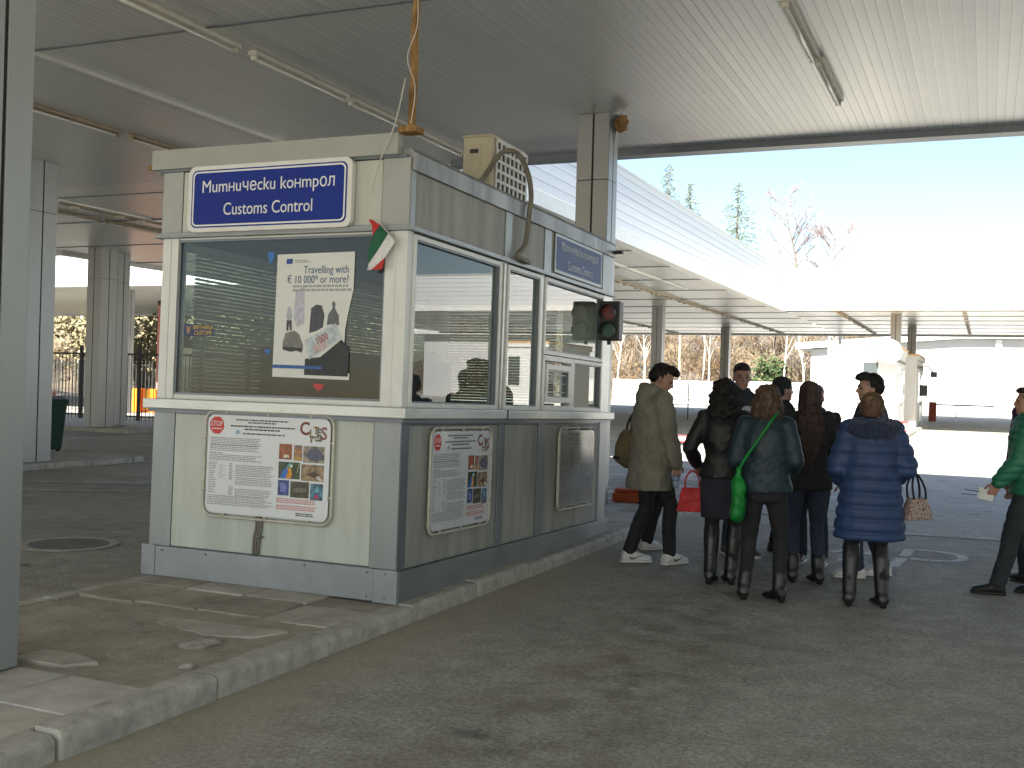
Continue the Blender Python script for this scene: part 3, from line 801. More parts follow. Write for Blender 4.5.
# upper ledge and header
mb = MB(); mb.box(-BW-.035, .035, -.035, BL+.035, 2.491, 2.505); mb.box(-BW-.02, .02, -.02, BL+.02, 2.505, 2.53)
bp('header_ledge', mb, M['grey_post'], bevel=.003)
mb = MB(); mb.box(-BW+.02, -.02, .02, BL-.02, 2.531, 2.985); bp('header_core', mb, M['dark_post'])
bps('header_corner', [(-BW, -1.915, 0, .019, 2.531, 2.985), (-.21, 0, 0, .019, 2.531, 2.985)], mat('pale_grey_sheet', (.36,.375,.36), .5, .2, .08, 2))
mb = MB(); mb.box(-1.91, -.215, .006, .019, 2.535, 2.98); bp('header_panel', mb, M['panel'], bevel=.003)
bps('header_post', [(-.019, .003, .02, .085, 2.531, 2.9), (-BW, -BW+.019, .02, BL, 2.531, 2.95), (-BW+.019, -.02, BL-.019, BL, 2.531, 2.95)] + [(-.019, .004, a, b, 2.531, 2.9) for a, b in ((1.59, 1.72), (2.44, 2.60), (4.02, BL))], M['grey_post'])
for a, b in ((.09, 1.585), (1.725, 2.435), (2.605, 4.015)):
    mb = MB(); mb.box(-.019, -.005, a, b, 2.535, 2.9); bp('header_panel', mb, M['panel_dirty_shaded'], bevel=.003)
# parapets: front board set higher, weathered side flashing
mb = MB(); mb.box(-BW-.075, -.075, -.05, .02, 3.0, 3.145); mb.box(-BW-.075, -BW, .02, BL, 2.98, 3.08)
bp('parapet_board', mb, mat('front_parapet_board', (.36,.37,.345), .6, 0, .08, 1.5), bevel=.004)
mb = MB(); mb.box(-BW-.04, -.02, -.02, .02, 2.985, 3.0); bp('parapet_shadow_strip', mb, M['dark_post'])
mb = MB(); mb.prism([(-.08, 2.9), (.022, 2.9), (.022, 3.02), (-.01, 3.055), (-.08, 3.055)], 1, .022, BL+.03)
bp('side_flashing', mb, mat('weathered_zinc', (.25,.26,.265), .5, .4, .35, 3, .05, 30, (1,1,.25), col2=(.42,.43,.43)), bevel=.004)
mb = MB(); mb.box(-BW, -.08, .02, BL, 2.99, 3.03); bp('roof_sheet', mb, M['dark_post'])
mb = MB(); mb.box(-.01, .115, BL-.05, BL+.0, 2.935, 2.965); bp('drip_spout', mb, M['iron'])
mb = MB(); mb.box(-BW-.16, -BW-.076, .0, .05, 3.02, 3.05); bp('drip_spout', mb, M['rust'])

# ------------------------------------------------------------------ signs on the booth
def blue_sign(label, cx, cz, w_, h_, rot, y, faded=False):
    s = empty('customs_sign', label, 'sign')
    on_booth(s, (cx, y, cz) if rot is FRONT else (y, cx, cz), rot)
    mb = MB(); mb.prism(rrect(w_, h_, .06 if not faded else .01), 2, 0, .05 if not faded else .012); mb.build('sign_box', M['sign_white'] if not faded else M['grey_post'], s, bevel=.006)
    t = .05 if not faded else .012
    f = MB(); f.prism(rrect(w_-.075, h_-.065, .045 if not faded else .008), 2, t-.004, t+.003); f.build('face', M['sign_blue_faded'] if faded else M['sign_blue'], s)
    if not faded:
        ln = MB(); a, b = rrect(w_-.095, h_-.085, .04), rrect(w_-.119, h_-.109, .033); n = len(a)
        ln.add([(x, yy, t+.0045) for x, yy in a]+[(x, yy, t+.0045) for x, yy in b], [(i, (i+1) % n, n+(i+1) % n, n+i) for i in range(n)])
        ln.build('border_line', M['letter_white'], s)
    m = M['letter_faded'] if faded else M['letter_white']
    # upright cursive forms, as the sign-writer cut them
    k = 1 if not faded else .95
    text('Mumhuчеcku kohmpол', .128*k, m, s, (0.0, .083*k, t+.0045), xs=.90 if not faded else .85, name='sign_lettering')
    text('Customs Control', .128*k, m, s, (.01, -.085*k, t+.0045), xs=.84 if not faded else .80)
    return s
blue_sign('white edged blue Customs Control sign on the booth front above the poster window', -1.122, 2.762, 1.40, .485, FRONT, -.002)
blue_sign('sun faded blue Customs Control sign on the booth side above the hatch', 3.32, 2.722, 1.30, .36, SIDE, .0, True)

def info_board(label, cx, cz, w_, h_, rot, y, seed, faded=0.0):
    b = empty('notice_board', label, 'notice board', group='rounded notice boards on the lower booth walls')
    on_booth(b, (cx, y, cz) if rot is FRONT else (y, cx, cz), rot)
    rnd = random.Random(seed)
    mb = MB(); mb.prism(rrect(w_-.05, h_-.05, .055), 2, .018, .024); mb.build('board', M['board_white'], b)
    fr = MB(); fr.tube([(x, yy, .02) for x, yy in rrect(w_, h_, .08, 8)], .0105, 8, closed=True)
    for x in (-.33*w_, 0, .33*w_):
        for yy in (-h_/2, h_/2): fr.box(x-.008, x+.008, yy-.026 if yy > 0 else yy, yy if yy > 0 else yy+.026, .014, .03)
    for yy in (-.25*h_, .25*h_):
        for x in (-w_/2, w_/2): fr.box(x-.026 if x > 0 else x, x if x > 0 else x+.026, yy-.008, yy+.008, .014, .03)
    fr.build('tube_frame', M['cream_tube'], b, smooth=True)
    sx, sy = w_/1.09, h_/.755
    z = .0246
    def U(px, py): return ((px-437)/790*1.09*sx, (385-py)/690*.755*sx*(sy/sx))    # coordinates read off the board
    def lines(mb, x0, x1, y0, n, pitch, hh, ragged=.15, centre=False):
        for i in range(n):
            yy = y0 + i*pitch
            a, c = U(x0, yy), U(x1, yy); L = c[0]-a[0]
            l = L*(1-rnd.random()*ragged); st = a[0] + ((L-l)/2 if centre else 0); x = st
            while x < st+l:
                wd = rnd.uniform(.008, .035)*sx
                e = min(x+wd, st+l)
                mb.quad((x, a[1]-hh/2, z), (e, a[1]-hh/2, z), (e, a[1]+hh/2, z), (x, a[1]+hh/2, z)); x = e+.0045*sx
    t = MB()
    lines(t, 235, 565, 92, 1, 20, .010, .05, True); lines(t, 310, 490, 108, 1, 20, .010, .05, True)
    lines(t, 200, 610, 133, 1, 20, .011, .03, True); lines(t, 290, 515, 152, 1, 20, .011, .03, True); lines(t, 280, 545, 180, 1, 20, .010, .03, True)
    t.build('heading_text', M['ink_dark'], b)
    t = MB()
    lines(t, 78, 410, 214, 5, 11, .0055); lines(t, 78, 410, 262, 4, 11, .0055); lines(t, 78, 165, 314, 1, 10, .0075); lines(t, 78, 410, 326, 4, 11, .0055)
    lines(t, 75, 130, 378, 18, 11.5, .005, .6); lines(t, 205, 232, 380, 11, 10, .0055, .4); lines(t, 205, 235, 530, 6, 10, .0055, .4)
    lines(t, 245, 490, 388, 7, 11, .0055); lines(t, 245, 490, 468, 5, 11, .0055); lines(t, 245, 490, 542, 5, 11, .0055)
    lines(t, 72, 490, 594, 6, 11, .0055); lines(t, 140, 195, 395, 8, 12, .003, .7)
    t.build('small_print', M['ink'], b)
    t = MB(); lines(t, 505, 770, 582, 3, 11, .006); lines(t, 505, 775, 624, 3, 11, .006); t.build('red_print', M['ink_red'], b)
    t = MB(); lines(t, 625, 735, 668, 2, 12, .008, .1); t.build('signature_print', M['ink_dark'], b)
    c = U(117, 133); r = .066*sx
    o = MB(); o.prism([(c[0]+r*math.cos(R(22.5+45*i)), c[1]+r*math.sin(R(22.5+45*i))) for i in range(8)], 2, z, z+.001)
    st = o.build('stop_emblem', M['red'], b)
    text('STOP', .052*sx, M['letter_white'], st, (c[0], c[1]+.01, z+.002), xs=.82, ext=.0004)
    t = MB(); lines(t, 85, 150, 155, 1, 10, .008, .05, True)
    for i, v in enumerate(t.v): t.v[i] = (v[0], v[1], z+.002)
    t.build('lettering', M['letter_white'], st)
    c = U(250, 172); o = MB(); o.prism([(c[0]+.018*math.cos(R(30*i)), c[1]+.018*math.sin(R(30*i))) for i in range(12)], 2, z, z+.0006); o.build('round_emblem', mat('pale_blue_emblem', (.3,.45,.6), .5), b)
    # patterned letters of the treaty mark
    for ch, px, py, sz, dark in (('C', 662, 132, .125, 0), ('I', 697, 160, .075, 1), ('T', 730, 140, .07, 2), ('E', 748, 150, .07, 3), ('S', 777, 158, .12, 4)):
        c = U(px, py); mm = mat('mark_pattern', [(.05,.05,.05), (.08,.07,.06), (.2,.15,.06), (.05,.09,.06), (.35,.06,.07)][dark], .5, 0, .9, 90, 0, 1, col2=[(.35,.05,.05), (.5,.4,.2), (.5,.35,.1), (.2,.3,.2), (.5,.2,.2)][dark])
        text(ch, sz*sx, mm, b, (c[0], c[1], z+.001), xs=.95, bold=.003, ext=.0004, name='mark_letter')
    t = MB()
    for px, py, w2, h2 in ((703, 198, 12, 34), (745, 200, 40, 14), (722, 180, 50, 16), (760, 185, 18, 30)):
        a = U(px-w2/2, py+h2/2); c = U(px+w2/2, py-h2/2); t.quad((a[0], a[1], z+.0008), (c[0], a[1], z+.0008), (c[0], c[1], z+.0008), (a[0], c[1], z+.0008))
    t.build('mark_letter', mat('mark_animals', (.05,.05,.045), .5, 0, .9, 80, col2=(.5,.42,.25)), b)
    pics = [(512,232,590,330,(.38,.06,.02),(.5,.16,.05)), (602,236,652,334,(.06,.12,.28),(.5,.25,.08)), (658,238,784,342,(.05,.06,.09),(.45,.38,.28)),
            (512,346,642,452,(.02,.035,.012),(.05,.09,.03)), (650,354,784,458,(.16,.08,.03),(.45,.33,.2)),
            (512,462,580,560,(.01,.02,.1),(.08,.12,.4)), (588,466,700,568,(.03,.035,.02),(.1,.09,.05)), (708,472,782,576,(.01,.015,.09),(.1,.3,.42))]
    for i, (x0, y0, x1, y1, c1, c2) in enumerate(pics):
        a, c = U(x0, y1), U(x1, y0)
        q = MB(); q.quad((a[0], a[1], z), (c[0], a[1], z), (c[0], c[1], z), (a[0], c[1], z))
        ph = q.build('photograph', mat('picture_print', c1, .35, 0, .6, 26, 0, 1, col2=c2), b)
        w3, h3 = c[0]-a[0], c[1]-a[1]; mx, my = (a[0]+c[0])/2, (a[1]+c[1])/2
        def blob(pts, col, zz=.0006):
            g = MB(); g.add([(mx+u*w3, my+v*h3, z+zz) for u, v in pts], [tuple(range(len(pts)))]); g.build('picture_shape', mat('picture_ink', col, .4, 0, .3, 40), ph)
        if i == 3:   # the macaw
            blob([(-.42,-.48), (-.3,-.05), (-.12,.22), (-.02,-.1), (-.12,-.48)], (.03,.16,.5)); blob([(-.14,-.48), (-.04,-.05), (-.1,.2), (.1,.1), (.15,-.2), (.08,-.48)], (.7,.3,.02), .0009)
            blob([(-.12,.2), (-.02,.42), (.14,.42), (.18,.25), (.05,.12)], (.1,.35,.3), .0012); blob([(.06,.38), (.18,.3), (.14,.18), (.04,.22)], (.7,.68,.6), .0015); blob([(.35,-.1), (.39,-.1), (.48,.45), (.45,.45)], (.45,.36,.2), .001)
        if i == 0: blob([(-.15,-.4), (.3,-.38), (.25,-.2), (-.12,-.2)], (.65,.6,.5))
        if i == 1: blob([(-.3,0), (.3,.02), (.35,.12), (-.2,.15)], (.55,.2,.05)); blob([(-.5,-.48), (.48,-.48), (.48,-.25), (-.5,-.22)], (.45,.25,.08))
        if i == 2: blob([(-.4,-.1), (-.2,.3), (.1,.4), (.4,.1), (.42,-.3), (-.1,-.4)], (.09,.1,.15))
        if i == 4: blob([(-.3,-.1), (.1,.1), (.3,-.1), (.1,-.3)], (.08,.045,.02)); blob([(.15,-.3), (.4,-.48), (.48,-.4), (.25,-.15)], (.6,.6,.55), .0009)
        if i == 5: blob([(-.25,-.25), (-.3,.2), (0,.38), (.3,.1), (.2,-.3)], (.16,.2,.5))
        if i == 6: blob([(-.4,.0), (-.1,.12), (.4,.1), (.35,-.1), (-.2,-.2)], (.16,.15,.1))
        if i == 7: blob([(-.2,-.05), (0,.4), (.25,.1), (.1,-.02)], (.15,.4,.5)); blob([(-.2,-.4), (0,-.1), (.25,-.38)], (.5,.05,.2), .0009)
    if faded:
        q = MB(); q.prism(rrect(w_-.06, h_-.06, .05), 2, z+.003, z+.0045); q.build('glare_film', glass_mat('milky_glare', (.96,.96,.96), .12, 1.6, faded), b)  # whitish film over the print stands in for glare
    return b
info_board('white printed notice board with red stop emblem on the booth front', -1.053, .849, 1.09, .755, FRONT, -.002, 3)
info_board('printed notice board on the booth side wall nearest the front corner', .91, .785, 1.02, .755, SIDE, .0, 4)
info_board('milky glare-dulled notice board on the booth side beneath the hatch', 3.39, .77, .98, .755, SIDE, .0, 5, .3)

# poster inside the front window
ps = empty('wall_poster', 'pale currency poster taped inside the front window of the booth', 'poster')
on_booth(ps, (-.745, .018, 1.92), FRONT)
mb = MB(); mb.add([(x, y, 0) for x, y in ((-.321,-.435), (.315,-.445), (.318,-.40), (.262,-.39), (.27,-.1), (.285,.0), (.325,.18), (.326,.44), (-.313,.432))], [tuple(range(9))])
sheet_ = mb.build('sheet', M['paper'], ps)
def pst(name, pts, col, z=.001, m=None):
    q = MB(); q.add([(-.321+(x-60)/385*.636, .44-(y-62)/640*.885, z) for x, y in pts], [tuple(range(len(pts)))]); return q.build(name, m or mat('poster_ink', col, .6, 0, .25, 25), ps)
pst('flag_emblem', [(112, 92), (144, 90), (143, 116), (112, 117)], (.03,.07,.3))
BLU = mat('poster_blue_ink', (.07,.12,.25), .6)
text('Travelling with', .078, BLU, ps, (.285, .318, .002), align='RIGHT', xs=.80, ext=.0003)
text('€ 10 000* or more?', .078, BLU, ps, (.285, .25, .002), align='RIGHT', xs=.80, ext=.0003)
q = MB()
for y in (232, 252):
    x = 150
    rr = random.Random(y)
    while x < 425:
        wd = rr.uniform(8, 28); a = (-.321+(x-60)/385*.636, .44-(y-62)/640*.885)
        q.quad((a[0], a[1]-.008, .002), (a[0]+wd*.00165, a[1]-.008, .002), (a[0]+wd*.00165, a[1]+.008, .002), (a[0], a[1]+.008, .002)); x += wd+5
for x, y, wd in ((155, 100, 60), (155, 109, 80)):
    a = (-.321+(x-60)/385*.636, .44-(y-62)/640*.885); q.quad((a[0], a[1]-.003, .002), (a[0]+wd*.00165, a[1]-.003, .002), (a[0]+wd*.00165, a[1]+.003, .002), (a[0], a[1]+.003, .002))
q.build('small_print', mat('poster_grey_ink', (.35,.36,.38), .6), ps)
GR = (.07,.08,.095)
pst('silhouette', [(240, 470), (246, 345), (270, 325), (298, 330), (314, 380), (308, 440), (275, 460)], GR)
pst('silhouette', [(326, 430), (332, 375), (352, 345), (348, 318), (358, 308), (366, 320), (364, 345), (384, 380), (388, 430), (350, 425)], (.13,.14,.16))
pst('silhouette', [(122, 380), (128, 340), (138, 334), (146, 350), (152, 385), (146, 405), (126, 405)], (.42,.45,.5))
pst('silhouette', [(124, 405), (150, 405), (152, 455), (142, 460), (138, 420), (134, 460), (124, 455)], (.06,.06,.08))
pst('silhouette', [(108, 520), (120, 470), (165, 458), (190, 475), (212, 530), (210, 560), (108, 555)], (.2,.2,.19))
pst('silhouette', [(108, 540), (210, 546), (208, 570), (180, 560), (150, 566), (112, 556)], (.05,.05,.06), .002)
pst('silhouette', [(165, 250), (210, 235), (214, 420), (180, 440), (160, 400)], (.5,.5,.58))
pst('picture_block', [(225, 600), (300, 590), (402, 500), (440, 545), (440, 685), (222, 682)], (.035,.04,.042))
pst('blue_band', [(60, 632), (310, 636), (310, 652), (60, 650)], (.05,.13,.35), .002)
pst('banknote', [(222, 505), (370, 420), (403, 492), (245, 605)], (.5,.56,.6), .003)
pst('banknote_print', [(262, 540), (320, 505), (335, 535), (275, 575)], (.55,.42,.4), .004)
text('1000', .07, mat('note_red_ink', (.4,.12,.14), .6), ps, (.085, -.165, .005), rot=(0, 0, R(28)), xs=.8, bold=.001, ext=.0003)
# tape and stickers on the glass
st = empty('window_sticker', 'small dark blue customs sticker with yellow writing on the window', 'sticker')
on_booth(st, (-1.735, .0235, 1.812), FRONT)
mb = MB(); mb.box(-.135, .135, -.043, .043, 0, .001); mb.build('label', mat('navy_sticker', (.012,.02,.09), .4), st)
YL = mat('yellow_print', (.72,.5,.05), .5)
text('МИТHИЦА', .043, YL, st, (.04, .019, .0018), xs=.84, ext=.0003); text('CUSTOMS', .043, YL, st, (.04, -.021, .0018), xs=.84, ext=.0003)
mb = MB(); mb.add([(-.112, .02, .0015), (-.078, .02, .0015), (-.076, -.008, .0015), (-.095, -.03, .0015), (-.114, -.008, .0015)], [(0,1,2,3,4)]); mb.add([(-.122, .028, .0012), (-.068, .028, .0012), (-.068, .022, .0012), (-.122, .022, .0012)], [(0,1,2,3)]); mb.build('emblem', mat('emblem_print', (.35,.2,.1), .5, 0, .5, 60), st)
for nm, lab, x, z, w2, h2, col in (('window_sticker', 'scrap of blue tape beside the poster top left corner', -1.12, 2.33, .06, .09, (.04,.16,.5)), ('window_sticker', 'small blue sticker low on the glass left of the poster', -1.12, 1.66, .05, .04, (.04,.14,.45)), ('window_sticker', 'blurred red sticker under the lower edge of the poster', -.68, 1.42, .09, .05, (.5,.05,.05))):
    mb = MB(); mb.prism([(-w2/2, h2/2), (w2/2, h2*.45), (w2*.4, -h2*.2), (0.0, -h2/2), (-w2*.35, -h2*.1)], 2, 0, .001)
    o = mb.build(nm, mat('sticker_ink', col, .5), None); tag(o, lab, 'sticker'); on_booth(o, (x, .0235, z), FRONT)

# ------------------------------------------------------------------ things on and around the booth
# air conditioner
ac = empty('air_conditioner', 'aged cream air conditioner unit standing on the booth roof', 'air conditioner')
on_booth(ac, (-.50, 2.42, 3.06))
mb = MB(); mb.box(-.155, .13, -.34, .40, .03, .60); mb.build('casing', M['ac'], ac, bevel=.018)
mb = MB(); mb.box(-.16, .128, -.346, .405, .595, .612); mb.build('top_cover', M['ac'], ac, bevel=.006)
mb = MB(); mb.box(-.15, -.11, -.3, .36, 0, .03); mb.box(.08, .12, -.3, .36, 0, .03); mb.build('foot_rail', M['iron'], ac)
mb = MB(); mb.box(-.12, .02, -.346, -.339, .30, .53); mb.build('service_cover', M['ac'], ac, bevel=.006)
mb = MB(); mb.box(-.08, .0, -.352, -.346, .45, .485); mb.build('handle_recess', M['iron'], ac)
g = MB(); g.box(.13, .134, -.27, .39, .05, .57); g.build('fan_opening', M['black'], ac)
g = MB()
for i in range(8): y = -.27+.66*i/7; g.box(.134, .147, y-.014, y+.014, .05, .57)
for i in range(7): z = .05+.52*i/6; g.box(.135, .15, -.284, .404, z-.014, z+.014)
g.build('grille', M['ac_white'], ac, bevel=.002)
# hose
mb = MB()
pts = [(-.62, 1.9, 3.12), (-.5, 1.96, 3.14), (-.40, 2.02, 3.3), (-.28, 2.08, 3.5), (-.14, 2.1, 3.49), (-.02, 2.06, 3.3), (.045, 1.99, 3.1), (.055, 1.94, 2.95), (.05, 1.93, 2.78), (.05, 1.88, 2.66), (.04, 1.76, 2.57), (.05, 1.82, 2.545), (.04, 2.0, 2.54)]
def smooth_pts(pts, n=4):
    P = [Vector(p) for p in pts]; out = []
    for i in range(len(P)-1):
        p0, p1, p2, p3 = P[max(i-1,0)], P[i], P[i+1], P[min(i+2, len(P)-1)]
        for k in range(n):
            t = k/n; out.append(.5*((2*p1)+(p2-p0)*t+(2*p0-5*p1+4*p2-p3)*t*t+(3*p1-p0-3*p2+p3)*t**3))
    out.append(P[-1]); return out
mb.tube(smooth_pts(pts), .022, 10)
o = tag(mb.build('drain_hose', M['hose'], smooth=True), 'grey brown hose hanging from the air conditioner down the booth side', 'hose'); o.matrix_world = BM
# rusty post
po = empty('rusty_post', 'rusty square steel post standing up from the booth front corner', 'post'); on_booth(po, (-.0, -.01, 3.145))
mb = MB(); mb.tube([(0,0,.03), (.006,0,.4), (.0,0,.7), (.012,0,.94)], [.031,.031,.029,.03], 6); mb.build('shaft', M['rust'], po)
mb = MB(); mb.box(-.07, .07, -.06, .06, -.006, .035); mb.build('foot_plate', M['rust'], po, bevel=.004)
for a in (('wire', [(.03,-.03,.93), (.036,-.034,.7), (-.03,-.035,.5), (.034,-.03,.3), (.02,-.04,.05)]),):
    mb = MB(); mb.tube(smooth_pts(a[1]), .004, 6); mb.build('wire', M['cable_white'], po)
mb = MB(); mb.tube(smooth_pts([(-.03, -.06, 3.5), (-.09, -.07, 3.2), (-.18, -.08, 2.98), (-.26, -.05, 2.78), (-.262, -.04, 2.74)]), .005, 6)
o = tag(mb.build('loose_cable', M['cable_white'], smooth=True), 'thin pale cable dangling from the rusty post across the booth corner', 'cable'); o.matrix_world = BM
# grey cables below the front board
mb = MB()
for k in range(3): mb.tube(smooth_pts([(-1.135+.02*k, -.006, .5), (-1.13+.02*k, -.012, .42), (-1.145+.022*k, -.012, .34), (-1.15+.02*k, -.01, .225)]), .0095, 6)
mb.box(-1.15, -1.07, -.022, -.004, .345, .355)
o = tag(mb.build('cable_bundle', M['hose'], smooth=True), 'grey cable bundle running down the booth front below the notice board', 'cable'); o.matrix_world = BM
# flag
fl = empty('paper_flag', 'little white green and red flag taped to the booth corner', 'flag'); on_booth(fl, (-.2, -.045, 2.4), FRONT)
def fp(name, pts, col):
    # pixel outline in the enlarged crop -> metres on the booth front; a fold gives it depth
    V = [((x-868)*.00174, (470-y)*.00174) for x, y in pts]; n = len(V)
    mb = MB(); vs = [(x, y, .02+.018*math.sin(x*40+y*25)) for x, y in V]
    mb.add(vs+[(x, y, z-.003) for x, y, z in vs], [tuple(range(n)), tuple(range(2*n-1, n-1, -1))]+[(i, i+n, (i+1) % n+n, (i+1) % n) for i in range(n)])
    mb.build(name, mat('flag_cloth', col, .7, 0, .15, 30), fl)
fp('red_band', [(832, 378), (848, 380), (876, 400), (866, 425), (846, 442), (850, 405)], (.5,.03,.03))
fp('green_band', [(876, 400), (912, 432), (880, 490), (836, 552), (826, 560), (834, 500), (846, 442), (866, 425)], (.01,.10,.05))
fp('white_band', [(912, 432), (952, 462), (905, 528), (850, 574), (822, 574), (836, 552), (880, 490)], (.68,.68,.68))
fp('red_band', [(905, 528), (893, 572), (850, 574)], (.5,.03,.03))
mb = MB(); mb.tube([(.15, .0, .02), (-.02, .17, .015)], .004, 6); mb.build('stick', M['cable_white'], fl)

# traffic light on the far end of the booth side
tl = empty('traffic_light', 'black traffic light with red over green lens on the booth side', 'traffic light'); on_booth(tl, (.118, 3.98, 2.21))
mb = MB(); mb.box(-.105, .105, -.06, .08, -.19, .20); mb.build('housing', M['black'], tl, bevel=.012)
for nm, z, col in (('red_lens', .085, (.16,.008,.01)), ('green_lens', -.09, (.004,.06,.035))):
    mb = MB(); mb.prism([(.072*math.cos(R(18*i)), z+.072*math.sin(R(18*i))) for i in range(20)], 1, -.066, -.058); l = mb.build(nm, mat(nm+'_glass', col, .18, 0, .2, 60), tl)
    v = MB(); n = 14
    for i in range(n):
        a, b = R(200-220*i/n+0), R(200-220*(i+1)/n)
        v.quad((.08*math.cos(a), -.06, z+.08*math.sin(a)), (.08*math.cos(b), -.06, z+.08*math.sin(b)), (.084*math.cos(b), -.15, z+.084*math.sin(b)-.01), (.084*math.cos(a), -.15, z+.084*math.sin(a)-.01))
    v.build('visor', M['black'], l)
mb = MB(); mb.box(-.112, -.02, .0, .03, .12, .15); mb.box(-.112, -.02, .0, .03, -.16, -.13); mb.tube([(-.02,.02,-.19), (-.02,.02,-.23)], .02, 8); mb.build('bracket', M['iron'], tl)
# ------------------------------------------------------------------ far booths, hall, fences
def far_booth(label, x0, x1, y0, y1, h=3.2, zb=ZI+.12, dish=None):
    b = empty('white_booth', label, 'booth', ((x0+x1)/2, y0, zb), group='white booths under the cross canopy')
    w_, l_ = x1-x0, y1-y0
    mb = MB(); mb.box(-w_/2, w_/2, 0, l_, 0, h-.25); mb.build('wall', M['white_wall'], b, bevel=.01)
    mb = MB(); mb.box(-w_/2-.08, w_/2+.08, -.08, l_+.08, h-.25, h-.08); mb.build('roof_band', M['white_wall'], b)
    mb = MB(); mb.box(-w_/2-.1, w_/2+.1, -.1, l_+.1, h-.08, h); mb.build('roof_trim', M['roof_orange'], b)
    def win(x, y, face, w2, z0, z1):
        f = MB(); g = MB()
        if face == 'front':
            f.box(x-w2/2-.05, x+w2/2+.05, -.02, .0, z0-.05, z1+.05); g.box(x-w2/2, x+w2/2, -.026, -.02, z0, z1)
        else:
            f.box(w_/2, w_/2+.02, y-w2/2-.05, y+w2/2+.05, z0-.05, z1+.05); g.box(w_/2+.02, w_/2+.026, y-w2/2, y+w2/2, z0, z1)
        fr = f.build('window', M['white_frame'], b); g.build('pane', M['pane_dark'], fr)
    win(-w_/2+w_*.62, 0, 'front', .52, 1.35, 2.55)
    win(0, l_*.32, 'side', .9, 1.1, 2.4); win(0, l_*.75, 'side', 1.2, 1.2, 2.3)
    d = MB(); d.box(w_/2, w_/2+.03, l_*.50, l_*.50+.8, .05, 2.15); dr = d.build('door', M['ledge'], b)
    d = MB(); d.box(w_/2+.03, w_/2+.07, l_*.50+.1, l_*.50+.14, .95, 1.1); d.build('handle', M['iron'], dr)
    m2 = MB(); m2.box(w_/2+.0, w_/2+.05, l_*.1, l_*.9, h-.6, h-.5); m2.build('cable_duct', M['hose'], b)
    m2 = MB(); m2.box(-w_/2-.03, w_/2+.03, -.03, l_+.03, 0, .2); m2.build('plinth', M['hall_wall'], b)
    return b
far_booth('white booth with orange roof trim and a satellite dish on its corner', -1.72, .52, 35.4, 40.6)
far_booth('second white booth half hidden behind the one with the dish', -1.3, .75, 44.2, 49.6)
far_booth('white booth with orange roof trim reflected in the side windows', 13.0, 15.4, 35.4, 40.6)
far_booth('white booth in the next lane right of the picture', 7.9, 10.3, 35.8, 41)
dsh = empty('satellite_dish', 'round white satellite dish on the corner of the white booth', 'satellite dish', (.28, 35.2, 3.05))
mb = MB(); prof = [(.02, 0), (.2, .03), (.38, .10), (.46, .15), (.44, .16), (.2, .05), (.02, .02)]
mb.lathe(prof, n=28); d = mb.build('reflector', M['white_wall'], dsh, smooth=True); d.rotation_euler = (R(78), 0, R(12)); d.location = (0, -.05, .1)
mb = MB(); mb.tube([(0, 0, .1), (0, .2, .0), (0, .3, -.3)], .025, 8); mb.build('arm', M['hall_wall'], dsh)
sl = empty('signal_lamp', 'small dark signal lamp on an arm at the second white booth', 'lamp', (.80, 46.0, 2.6))
mb = MB(); mb.tube([(0, 0, .3), (.3, 0, .35), (.55, 0, .1)], .025, 8); mb.build('arm', M['iron'], sl)
mb = MB(); mb.box(.45, .72, -.1, .1, -.14, .1); mb.build('lamp_head', M['iron'], sl); mb = MB(); mb.box(.0, .34, -.2, .0, -1.0, -.5); mb.build('signal_box', M['black'], sl)

def rw_board(label, x, y, z, w_, h_, rot):
    b = empty('barrier_board', label, 'barrier', (x, y, z), (0, 0, rot), group='red and white barrier boards')
    mb = MB(); mb.box(-w_/2, w_/2, -.02, .02, 0, h_); mb.build('board', M['fence_white'], b)
    mb = MB(); mb.box(-w_/2, w_/2, -.025, -.02, h_*.8, h_); mb.box(-w_/2, w_/2, -.025, -.02, 0, h_*.2); mb.build('red_stripe', M['red'], b)
    mb = MB(); mb.box(-w_/2+.05, -w_/2+.1, .0, .05, -z+gz(y) if z < .6 else -.45, 0); mb.box(w_/2-.1, w_/2-.05, .0, .05, -z+gz(y) if z < .6 else -.45, 0); mb.build('post', M['iron'], b)
rw_board('red edged barrier board across the lane between the parka man and the crowd', -3.2, 19.5, .32, 2.2, .17, R(6))
rw_board('small red and white board at the foot of the far white booth', .62, 35.0, .3, .75, .38, 0)
ob = MB(); ob.box(-.22, .22, -.12, .12, 0, .12); ob.box(-.2, .2, -.1, .1, .12, .17)
o = tag(ob.build('wheel_stop', mat('orange_red_block', (.5,.09,.03), .6), bevel=.02), 'low orange red block on the island behind the booth', 'block'); o.location = (-.62, 7.25, ZI)
bb = empty('boom_barrier', 'raised bar barrier with a red cabinet beyond the second white booth', 'barrier', (.95, 56, gz(56)))
mb = MB(); mb.box(-.19, .19, -.15, .15, 0, 1.05); mb.build('cabinet', mat('brick_red_cabinet', (.30,.06,.03), .6), bb, bevel=.02)
mb = MB(); mb.box(.19, 3.0, -.03, .03, .86, .95); mb.build('boom', M['hose'], bb)
mb = MB(); mb.box(1.15, 1.19, -.02, .02, 0, .86); mb.build('rest_post', M['ledge'], bb)

